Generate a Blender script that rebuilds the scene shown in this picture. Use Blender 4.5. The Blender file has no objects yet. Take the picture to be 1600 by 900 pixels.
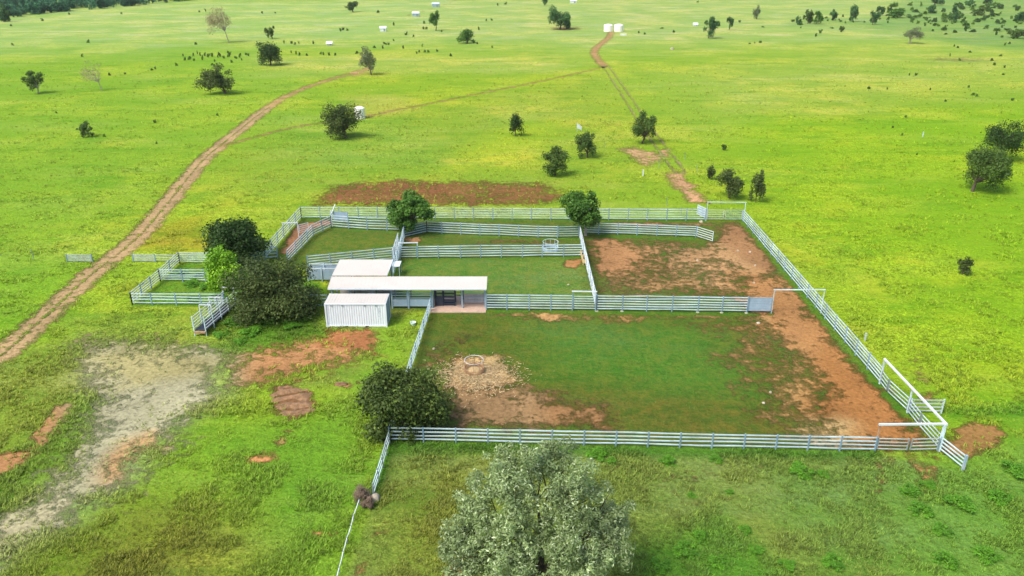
import bpy, math, random
import numpy as np
R = math.radians
random.seed(7)
C = bpy.context.scene.collection

# ------------------------------------------------------------------ camera model
F, PITCH, H = 1200.0, R(23.83), 34.3
SP, CP = math.sin(PITCH), math.cos(PITCH)
def G(px, py, z=0.0):
    u, v = px-800.0, py-450.0
    dy = F*CP - v*SP; dz = -(F*SP + v*CP)
    t = (H-z)/(-dz)
    return (u*t, dy*t, z)
def depth(x, y, z=0.0): return y*CP + (H-z)*SP
def mpp(x, y, z=0.0): return depth(x, y, z)/F
def vpx(px, py):                      # vertical pixels per metre at a ground pixel
    a = G(px, py); d = depth(*a)
    z = 1.0; d2 = depth(a[0], a[1], z)
    yy = -(a[1]*(-SP)*-1*0)           # (unused)
    def proj(y, z):
        dd = y*CP + (H-z)*SP
        return F*((H-z)*CP - y*SP)/dd
    return proj(a[1], 0)-proj(a[1], 1.0)

# ------------------------------------------------------------------ noise
def _hash(ix, iy, s):
    n = (ix*374761393 + iy*668265263 + s*974634777) & 0xffffffff
    n = ((n ^ (n >> 13))*1274126177) & 0xffffffff
    return ((n ^ (n >> 16)) & 0xffff)/65535.0
def vnoise(x, y, scale, s=1):
    x = np.asarray(x)*scale; y = np.asarray(y)*scale
    ix = np.floor(x).astype(np.int64); iy = np.floor(y).astype(np.int64)
    fx = x-ix; fy = y-iy; fx = fx*fx*(3-2*fx); fy = fy*fy*(3-2*fy)
    a = _hash(ix, iy, s); b = _hash(ix+1, iy, s); c = _hash(ix, iy+1, s); d = _hash(ix+1, iy+1, s)
    return (a*(1-fx)+b*fx)*(1-fy) + (c*(1-fx)+d*fx)*fy
def fbm(x, y, scale, s=1, o=3):
    r = 0; a = .5; t = 0
    for i in range(o):
        r = r+a*vnoise(x, y, scale*2**i, s+i*7); t += a; a *= .55
    return r/t

# ------------------------------------------------------------------ mesh builder
class MB:
    def __init__(s): s.v = []; s.f = []
    def add(s, vs, fs):
        n = len(s.v); s.v += [tuple(p) for p in vs]; s.f += [tuple(i+n for i in f) for f in fs]
    def box(s, x0, x1, y0, y1, z0, z1):
        s.add([(x0,y0,z0),(x1,y0,z0),(x1,y1,z0),(x0,y1,z0),(x0,y0,z1),(x1,y0,z1),(x1,y1,z1),(x0,y1,z1)],
              [(0,3,2,1),(4,5,6,7),(0,1,5,4),(1,2,6,5),(2,3,7,6),(3,0,4,7)])
    def beam(s, a, b, w, h):          # rectangular bar a->b, w across, h up
        a = np.array(a, float); b = np.array(b, float); d = b-a; d /= np.linalg.norm(d)
        up = np.array([0,0,1.]) if abs(d[2]) < .9 else np.array([0,1.,0])
        sd = np.cross(d, up); sd /= np.linalg.norm(sd); up = np.cross(sd, d)
        o = []
        for p in (a, b):
            for (i, j) in ((-1,-1),(1,-1),(1,1),(-1,1)): o.append(p+sd*i*w/2+up*j*h/2)
        s.add(o, [(0,1,2,3),(7,6,5,4),(0,4,5,1),(1,5,6,2),(2,6,7,3),(3,7,4,0)])
    def tube(s, a, b, r0, r1=None, n=8):
        r1 = r0 if r1 is None else r1
        a = np.array(a, float); b = np.array(b, float); d = b-a; L = np.linalg.norm(d)
        if L < 1e-6: return
        d /= L; up = np.array([0,0,1.]) if abs(d[2]) < .9 else np.array([0,1.,0])
        e = np.cross(d, up); e /= np.linalg.norm(e); g = np.cross(e, d)
        o = []
        for p, r in ((a, r0), (b, r1)):
            for i in range(n):
                t = 2*math.pi*i/n; o.append(p+e*r*math.cos(t)+g*r*math.sin(t))
        fs = [(i, (i+1) % n, n+(i+1) % n, n+i) for i in range(n)]
        fs += [tuple(range(n-1,-1,-1)), tuple(range(n, 2*n))]
        s.add(o, fs)
    def lathe(s, c, prof, n=32):      # prof: (r, z)
        o = []
        for (r, z) in prof:
            for i in range(n):
                t = 2*math.pi*i/n; o.append((c[0]+r*math.cos(t), c[1]+r*math.sin(t), c[2]+z))
        fs = []
        for k in range(len(prof)-1):
            for i in range(n): fs.append((k*n+i, k*n+(i+1) % n, (k+1)*n+(i+1) % n, (k+1)*n+i))
        s.add(o, fs)
    def ring(s, c, R0, r, n=32, m=6):
        o = []; fs = []
        for i in range(n):
            t = 2*math.pi*i/n
            for j in range(m):
                q = 2*math.pi*j/m; rr = R0+r*math.cos(q)
                o.append((c[0]+rr*math.cos(t), c[1]+rr*math.sin(t), c[2]+r*math.sin(q)))
        for i in range(n):
            for j in range(m):
                fs.append((i*m+j, ((i+1) % n)*m+j, ((i+1) % n)*m+(j+1) % m, i*m+(j+1) % m))
        s.add(o, fs)
    def build(s, name, mat, parent=None, smooth=False):
        me = bpy.data.meshes.new(name); me.from_pydata(s.v, [], s.f); me.validate(); me.update()
        me.materials.append(mat)
        if smooth: me.polygons.foreach_set('use_smooth', [True]*len(me.polygons))
        o = bpy.data.objects.new(name, me); C.objects.link(o)
        if parent: 
            o.parent = parent; o.location = (-parent.location.x, -parent.location.y, -parent.location.z)
        return o

def tag(o, label=None, cat=None, group=None, kind=None):
    if label: o['label'] = label
    if cat: o['category'] = cat
    if group: o['group'] = group
    if kind: o['kind'] = kind
    return o
def empty(name, loc, label, cat, group=None):
    o = bpy.data.objects.new(name, None); C.objects.link(o); o.location = loc
    o.empty_display_size = .3
    return tag(o, label, cat, group)

def quad_mesh(name, V, Q, mat, col=None, parent=None, extra=None):
    """numpy mesh: V (n,3), Q (m,4) + per-point colour attribute"""
    me = bpy.data.meshes.new(name)
    me.vertices.add(len(V)); me.vertices.foreach_set('co', np.asarray(V, np.float32).ravel())
    me.loops.add(Q.size); me.loops.foreach_set('vertex_index', Q.astype(np.int32).ravel())
    me.polygons.add(len(Q)); me.polygons.foreach_set('loop_start', (np.arange(len(Q))*Q.shape[1]).astype(np.int32))
    me.update(calc_edges=True)
    def attr(nm, c):
        a = me.attributes.new(nm, 'FLOAT_COLOR', 'POINT')
        c4 = np.ones((len(V), 4), np.float32); c4[:, :3] = c
        a.data.foreach_set('color', c4.ravel())
    if col is not None: attr('Col', col)
    if extra:
        for k, c in extra.items(): attr(k, c)
    me.materials.append(mat)
    o = bpy.data.objects.new(name, me); C.objects.link(o)
    if parent: o.parent = parent
    return o

# ------------------------------------------------------------------ materials
def nt(name):
    m = bpy.data.materials.new(name); m.use_nodes = True
    t = m.node_tree; b = t.nodes['Principled BSDF']
    return m, t, b
def N(t, k, **kw):
    n = t.nodes.new(k)
    for a, v in kw.items(): setattr(n, a, v)
    return n
def noise(t, scale, detail=3, rough=.55, vec=None):
    n = N(t, 'ShaderNodeTexNoise'); n.inputs['Scale'].default_value = scale
    n.inputs['Detail'].default_value = detail; n.inputs['Roughness'].default_value = rough
    if vec is not None: t.links.new(vec, n.inputs['Vector'])
    return n.outputs['Fac']
def mr(t, v, a, b, c, d, smooth=False):
    n = N(t, 'ShaderNodeMapRange'); n.clamp = True
    if smooth: n.interpolation_type = 'SMOOTHSTEP'
    t.links.new(v, n.inputs[0])
    for i, q in enumerate((a, b, c, d)): n.inputs[i+1].default_value = q
    return n.outputs[0]
def math_(t, op, a, b):
    n = N(t, 'ShaderNodeMath', operation=op)
    for i, q in enumerate((a, b)):
        if isinstance(q, (int, float)): n.inputs[i].default_value = q
        else: t.links.new(q, n.inputs[i])
    return n.outputs[0]
def mixc(t, fac, a, b, mode='MIX'):
    n = N(t, 'ShaderNodeMix', data_type='RGBA', blend_type=mode)
    for i, q in ((0, fac), (6, a), (7, b)):
        if isinstance(q, (int, float)): n.inputs[i].default_value = q
        elif isinstance(q, tuple): n.inputs[i].default_value = (*q, 1)
        else: t.links.new(q, n.inputs[i])
    return n.outputs[2]
def comb(t, v):
    n = N(t, 'ShaderNodeCombineColor')
    for i in range(3): t.links.new(v, n.inputs[i])
    return n.outputs[0]

def simple(name, col, rough=.6, metal=0, var=.15, scale=2.0, dirt=None, bump=0):
    m, t, b = nt(name)
    geo = N(t, 'ShaderNodeNewGeometry')
    n = noise(t, scale, 4, .6, geo.outputs['Position'])
    c = mixc(t, 1.0, tuple(col), comb(t, mr(t, n, .3, .7, 1-var, 1+var*.5)), 'MULTIPLY')
    if dirt:
        n2 = noise(t, scale*2.7, 5, .7, geo.outputs['Position'])
        c = mixc(t, mr(t, n2, .52, .72, 0, .75), c, tuple(dirt))
    t.links.new(c, b.inputs['Base Color'])
    b.inputs['Roughness'].default_value = rough; b.inputs['Metallic'].default_value = metal
    b.inputs['Specular IOR Level'].default_value = .3
    if bump:
        bp = N(t, 'ShaderNodeBump'); bp.inputs['Distance'].default_value = bump
        t.links.new(n, bp.inputs['Height']); t.links.new(bp.outputs[0], b.inputs['Normal'])
    return m

M = {}
M['rail'] = simple('galvanised rail', (.52,.66,.70), .5, 0, .35, .5, (.38,.40,.38))
M['post'] = simple('galvanised post', (.20,.32,.41), .55, 0, .3, .9, (.3,.33,.33))
M['gate'] = simple('dull gate steel', (.44,.50,.48), .55, 0, .3, .8, (.36,.30,.24))
M['gate_post'] = simple('green grey post', (.22,.29,.30), .6, 0, .3, 1.2, (.22,.17,.12))
M['white'] = simple('white painted steel', (.60,.66,.68), .5, 0, .1, .5)
M['rust'] = simple('rusty steel', (.42,.26,.15), .8, 0, .4, 2, (.2,.09,.04))
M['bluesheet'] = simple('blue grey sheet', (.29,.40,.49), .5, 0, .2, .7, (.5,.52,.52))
M['galvsheet'] = simple('weathered sheet', (.50,.47,.45), .6, 0, .3, 1.1, (.30,.25,.22))
M['roof'] = simple('white roof sheet', (.54,.505,.455), .45, 0, .06, .35, (.49,.45,.40))
M['container'] = simple('white container paint', (.66,.71,.75), .45, 0, .06, .7, (.58,.61,.63))
M['dark'] = simple('dark steel', (.035,.045,.065), .6, 0, .4, 2)
M['concrete'] = simple('pink dusty concrete', (.48,.34,.26), .9, 0, .2, 1.5, (.36,.24,.17))
M['footing'] = simple('pale footing', (.42,.40,.26), .9, 0, .2, 3)
M['wood'] = simple('pale timber', (.60,.47,.24), .8, 0, .3, 3)
M['straw'] = simple('straw', (.50,.37,.18), .95, 0, .4, 4, (.3,.19,.09))
M['bark'] = simple('bark', (.11,.085,.06), .95, 0, .5, 3)
M['palebark'] = simple('pale bark', (.36,.31,.25), .95, 0, .4, 3)
M['tank'] = simple('cream poly tank', (.82,.80,.72), .5, 0, .05, .5)
M['green'] = simple('pale green plastic', (.55,.74,.62), .5, 0, .1, 3)
M['stone'] = simple('white stone', (.40,.35,.27), .9, 0, .3, 4)
M['soil'] = simple('red soil mound', (.25,.145,.075), 1, 0, .55, 2.2, (.12,.065,.035), .1)

def leaf_mat(name, trans=.25):
    m, t, b = nt(name)
    a = N(t, 'ShaderNodeVertexColor', layer_name='Col')
    b.inputs['Roughness'].default_value = .6; b.inputs['Specular IOR Level'].default_value = .25
    t.links.new(a.outputs[0], b.inputs['Base Color'])
    tr = N(t, 'ShaderNodeBsdfTranslucent'); t.links.new(a.outputs[0], tr.inputs[0])
    mx = N(t, 'ShaderNodeMixShader'); mx.inputs[0].default_value = trans
    t.links.new(b.outputs[0], mx.inputs[1]); t.links.new(tr.outputs[0], mx.inputs[2])
    t.links.new(mx.outputs[0], t.nodes['Material Output'].inputs[0])
    return m
M['leaf'] = leaf_mat('leaves')
M['blade'] = leaf_mat('grass blades', .3)

def ground_mat():
    m, t, b = nt('ground cover')
    geo = N(t, 'ShaderNodeNewGeometry'); P = geo.outputs['Position']
    gc = N(t, 'ShaderNodeVertexColor', layer_name='gcol').outputs[0]
    dc = N(t, 'ShaderNodeVertexColor', layer_name='dcol').outputs[0]
    mk = N(t, 'ShaderNodeVertexColor', layer_name='mask').outputs[0]
    sp = N(t, 'ShaderNodeSeparateColor'); t.links.new(mk, sp.inputs[0])
    dirt, short, far = sp.outputs[0], sp.outputs[1], sp.outputs[2]
    fine = noise(t, 3.2, 5, .65, P); clump = noise(t, .9, 5, .65, P)
    mid = noise(t, .16, 4, .6, P); big = noise(t, .035, 4, .55, P)
    # grass: clumps darker, seed heads paler, drifts of yellow
    micro = noise(t, 7.5, 4, .7, P)
    g = mixc(t, 1.0, gc, comb(t, mr(t, fine, .36, .64, .58, 1.45)), 'MULTIPLY')
    g = mixc(t, 1.0, g, comb(t, mr(t, micro, .36, .64, .52, 1.52)), 'MULTIPLY')
    seed_ = noise(t, 4.2, 4, .7, P)
    g = mixc(t, mr(t, seed_, .58, .70, 0, .5, True), g, mixc(t, 1.0, gc, (1.7, 1.4, 2.2), 'MULTIPLY'))
    g = mixc(t, 1.0, g, comb(t, mr(t, clump, .33, .66, .78, 1.2)), 'MULTIPLY')
    yel = mixc(t, 1.0, gc, (1.38, 1.10, 1.3), 'MULTIPLY')
    g = mixc(t, mr(t, mid, .48, .68, 0, .75, True), g, yel)
    grn = mixc(t, 1.0, gc, (.66, .88, .8), 'MULTIPLY')
    g = mixc(t, mr(t, big, .42, .62, .75, 0, True), g, grn)
    mp2 = N(t, 'ShaderNodeMapping'); mp2.inputs['Scale'].default_value = (.35, 1.0, 1); t.links.new(P, mp2.inputs[0])
    s2 = noise(t, .16, 9, .78, mp2.outputs[0])
    g = mixc(t, mr(t, s2, .49, .62, 0, .75, True), g, mixc(t, 1.0, gc, (.50, .76, .6), 'MULTIPLY'))
    mp3 = N(t, 'ShaderNodeMapping'); mp3.inputs['Scale'].default_value = (.45, 1.0, 1); mp3.inputs['Location'].default_value = (31, 17, 0); t.links.new(P, mp3.inputs[0])
    s3 = noise(t, .075, 8, .7, mp3.outputs[0])
    g = mixc(t, mr(t, s3, .48, .64, 0, .5, True), g, mixc(t, 1.0, g, (1.42, 1.13, 2.6), 'MULTIPLY'))
    # dark streaks of coarse tussock
    mp = N(t, 'ShaderNodeMapping'); mp.inputs['Scale'].default_value = (.5, 1.3, 1); t.links.new(P, mp.inputs[0])
    st = noise(t, .55, 6, .7, mp.outputs[0])
    streak = math_(t, 'MULTIPLY', mr(t, st, .56, .70, 0, .6, True), math_(t, 'SUBTRACT', 1.0, short))
    dk = mixc(t, 1.0, gc, (.45, .66, .6), 'MULTIPLY')
    g = mixc(t, streak, g, dk)
    worn = noise(t, .8, 8, .8, P)
    sb = mixc(t, 1.0, gc, (1.55, 1.02, 1.2), 'MULTIPLY')
    g = mixc(t, math_(t, 'MULTIPLY', mr(t, worn, .42, .62, 0, .85, True), short), g, sb)
    # bare earth
    d = mixc(t, 1.0, dc, comb(t, mr(t, fine, .3, .7, .70, 1.28)), 'MULTIPLY')
    hoof = noise(t, 2.1, 3, .6, P)
    d = mixc(t, mr(t, hoof, .56, .66, 0, .55, True), d, mixc(t, 1.0, dc, (.52,.50,.50), 'MULTIPLY'))
    d = mixc(t, 1.0, d, comb(t, mr(t, mid, .35, .65, .82, 1.16)), 'MULTIPLY')
    peb = noise(t, 9, 2, .5, P)
    d = mixc(t, mr(t, peb, .64, .72, 0, .6), d, mixc(t, 1.0, dc, (1.5,1.5,1.5), 'MULTIPLY'))
    e1 = noise(t, 1.1, 6, .72, P); e2 = noise(t, .3, 3, .6, P)
    e = math_(t, 'ADD', math_(t, 'MULTIPLY', math_(t, 'SUBTRACT', e1, .5), 1.9), math_(t, 'MULTIPLY', math_(t, 'SUBTRACT', e2, .5), .9))
    val = math_(t, 'ADD', dirt, math_(t, 'MULTIPLY', e, .95))
    fac = mr(t, val, .26, .72, 0, 1, True)
    # keep pure grass pure
    fac = math_(t, 'MULTIPLY', fac, mr(t, dirt, .02, .30, 0, 1))
    c = mixc(t, fac, g, d)
    t.links.new(c, b.inputs['Base Color'])
    b.inputs['Roughness'].default_value = 1.0; b.inputs['Specular IOR Level'].default_value = .05
    bp = N(t, 'ShaderNodeBump'); bp.inputs['Strength'].default_value = 1.0; bp.inputs['Distance'].default_value = .35
    hh = math_(t, 'ADD', math_(t, 'MULTIPLY', clump, .9), math_(t, 'MULTIPLY', fine, .35))
    hh = math_(t, 'ADD', hh, math_(t, 'MULTIPLY', st, .8))
    hh = math_(t, 'MULTIPLY', hh, math_(t, 'SUBTRACT', 1.0, math_(t, 'MULTIPLY', fac, .7)))
    t.links.new(hh, bp.inputs['Height']); t.links.new(bp.outputs[0], b.inputs['Normal'])
    return m
M['ground'] = ground_mat()

# ------------------------------------------------------------------ ground colour map (species, bare soil, gravel, painted far haze and a tree shadow)
def sd_poly(x, y, poly):              # signed distance, positive inside
    d = np.full(x.shape, 1e9); ins = np.zeros(x.shape, bool); n = len(poly)
    for i in range(n):
        ax, ay = poly[i]; bx, by = poly[(i+1) % n]
        ex, ey = bx-ax, by-ay
        t = np.clip(((x-ax)*ex+(y-ay)*ey)/(ex*ex+ey*ey+1e-9), 0, 1)
        d = np.minimum(d, np.hypot(x-ax-t*ex, y-ay-t*ey))
        c = ((ay > y) != (by > y)) & (x < (bx-ax)*(y-ay)/((by-ay) if by != ay else 1e-9)+ax)
        ins ^= c
    return np.where(ins, d, -d)
def d_line(x, y, pts):
    d = np.full(x.shape, 1e9)
    for (a, b) in zip(pts[:-1], pts[1:]):
        ex, ey = b[0]-a[0], b[1]-a[1]
        t = np.clip(((x-a[0])*ex+(y-a[1])*ey)/(ex*ex+ey*ey+1e-9), 0, 1)
        d = np.minimum(d, np.hypot(x-a[0]-t*ex, y-a[1]-t*ey))
    return d
def W(pts): return [G(*p)[:2] for p in pts]
def dense(pts, n=6):                  # Catmull-Rom
    P = [pts[0]]+list(pts)+[pts[-1]]; o = []
    for i in range(1, len(P)-2):
        p0, p1, p2, p3 = [np.array(q, float) for q in P[i-1:i+3]]
        for k in range(n):
            t = k/n
            o.append(tuple(.5*((2*p1)+(-p0+p2)*t+(2*p0-5*p1+4*p2-p3)*t*t+(-p0+3*p1-3*p2+p3)*t**3)))
    o.append(tuple(P[-2])); return o

ROAD = dense(W([(-130,650),(-60,598),(5,552),(70,495),(140,431),(205,380),(250,332),(290,282),(322,246),(368,208),(410,175),(450,149),(500,129),(545,116),(578,106)]))
TRACK2 = dense(W([(350,228),(410,211),(470,197),(560,184),(620,172),(680,160),(760,144),(840,128),(930,108),(948,103)]))
TRACK3 = dense(W([(955,50),(950,60),(930,77),(933,92),(947,104)]))
TRACK4 = dense(W([(947,104),(965,130),(985,160),(1003,188),(1030,226),(1062,268)]))
TRACK5 = W([(630,26),(700,6),(720,-3)])

# grass colours, far bands paled for haze: (poly px, colour, soft m, amount)
FIELD = (.230,.315,.018)
GR = [
 ([(-400,900),(-400,60),(300,60),(500,110),(300,270),(130,440),(-50,600)], (.198,.305,.020), 16, .9),
 ([(-400,560),(-400,380),(130,400),(200,420),(130,470),(40,540)], (.19,.31,.018), 6, .7),
 ([(380,230),(560,190),(760,150),(930,115),(1000,190),(950,300),(880,330),(500,330),(460,310),(300,300)], (.235,.30,.026), 12, .8),
 ([(430,170),(620,190),(720,240),(640,262),(520,255),(440,230)], (.16,.28,.03), 8, .5),
 ([(540,150),(640,150),(660,170),(560,185)], (.40,.35,.06), 4, .6),
 ([(760,210),(860,190),(880,215),(820,265),(700,265)], (.34,.38,.02), 5, .6),
 ([(1000,110),(1600,60),(1900,60),(1900,120),(1600,140),(1100,190)], (.28,.335,.045), 25, .8),
 ([(1150,190),(1700,160),(1900,400),(1900,620),(1520,640),(1300,450),(1190,330)], (.205,.325,.010), 12, .8),
 ([(560,0),(1600,-10),(1700,60),(900,75),(500,60)], (.31,.36,.10), 60, .8),  # far grass made paler to put distance haze into the colour
 ([(-300,0),(700,0),(620,60),(0,80),(-300,80)], (.30,.37,.10), 60, .8),  # haze painted the same way into the far left grass
 ([(400,90),(600,85),(900,90),(880,110),(560,115),(400,120)], (.34,.36,.07), 14, .6),
 ([(210,360),(330,335),(330,390),(230,390)], (.23,.19,.012), 2.5, .6),
 ([(1370,45),(1450,62),(1620,80),(1750,80),(1700,-10),(1420,-10)], (.13,.23,.05), 14, .65),
 ([(1230,40),(1390,45),(1400,30),(1240,28)], (.15,.26,.05), 6, .6),
 # outside, round the yard, left
 ([(350,545),(250,528),(140,525),(110,560),(140,620),(125,690),(60,765),(-60,840),(-60,950),(0,890),(90,835),(170,765),(240,708),(300,655),(350,620)], (.27,.29,.12), 4, .95),
 ([(80,500),(340,480),(370,540),(300,560),(120,540)], (.17,.25,.025), 2.5, .85),
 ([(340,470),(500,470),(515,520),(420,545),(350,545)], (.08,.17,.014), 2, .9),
 ([(500,500),(640,475),(660,580),(560,600),(470,600),(560,560)], (.22,.25,.04), 2, .85),
 ([(590,495),(648,490),(635,590),(570,610),(575,560)], (.21,.32,.018), 1.5, .8),
 ([(-100,560),(130,540),(140,640),(120,720),(-100,900)], (.19,.235,.028), 3, .8),
 ([(-100,770),(60,690),(130,620),(150,640),(120,700),(0,800),(-100,860)], (.13,.23,.02), 1.2, .6),
 ([(560,590),(600,690),(590,780),(520,1000),(-100,1000),(20,890),(170,790),(290,680),(360,640),(430,660),(500,650)], (.190,.290,.020), 2, .92),
 ([(360,700),(560,640),(590,760),(520,900),(400,900),(380,790)], (.115,.235,.018), 4, .6),
 ([(60,880),(200,780),(330,790),(400,850),(380,1000),(-20,1000)], (.160,.170,.018), 3.5, .9),
 # yards
 ([(470,341),(1160,344),(1376,600),(1466,704),(609,690),(650,560),(670,486),(512,486),(512,440),(470,420),(420,405)], (.075,.125,.016), .4, 1),
 ([(280,410),(420,410),(500,440),(510,480),(205,477),(250,440)], (.085,.20,.014), .5, 1),
 ([(500,365),(620,368),(612,400),(490,412),(455,405)], (.10,.155,.02), 1, .7),
 ([(620,408),(905,404),(925,470),(620,470)], (.10,.19,.028), 1, .8),
 ([(672,490),(1160,495),(1200,560),(1230,640),(1300,680),(960,680),(700,600)], (.080,.115,.014), 1.5, .8),
 ([(800,500),(1100,510),(1160,560),(1180,620),(1000,610),(860,590)], (.068,.165,.018), 3.5, .8),
 ([(850,620),(1250,640),(1330,680),(900,680)], (.10,.115,.018), 2.5, .6),
 # foreground centre and right
 ([(609,692),(1366,708),(1510,738),(1700,760),(1700,1000),(560,1000),(540,900),(583,780)], (.160,.215,.034), .5, 1),
 ([(600,740),(760,720),(760,900),(600,900)], (.17,.19,.022), 3, .7),
 ([(1380,740),(1700,640),(1700,1000),(1420,1000)], (.12,.24,.022), 3, .8),
 ([(1440,620),(1480,640),(1700,610),(1700,660),(1560,655),(1480,655)], (.09,.22,.014), 1.5, .9),
 ([(1000,840),(1130,800),(1180,850),(1250,900),(1200,960),(960,960)], (.08,.21,.016), 1.5, .7),
 ([(1180,720),(1380,730),(1420,900),(1300,900)], (.12,.22,.03), 2, .6),
 ([(609,692),(1366,708),(1366,722),(900,712),(609,712)], (.06,.14,.012), .5, .8),
]
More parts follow.
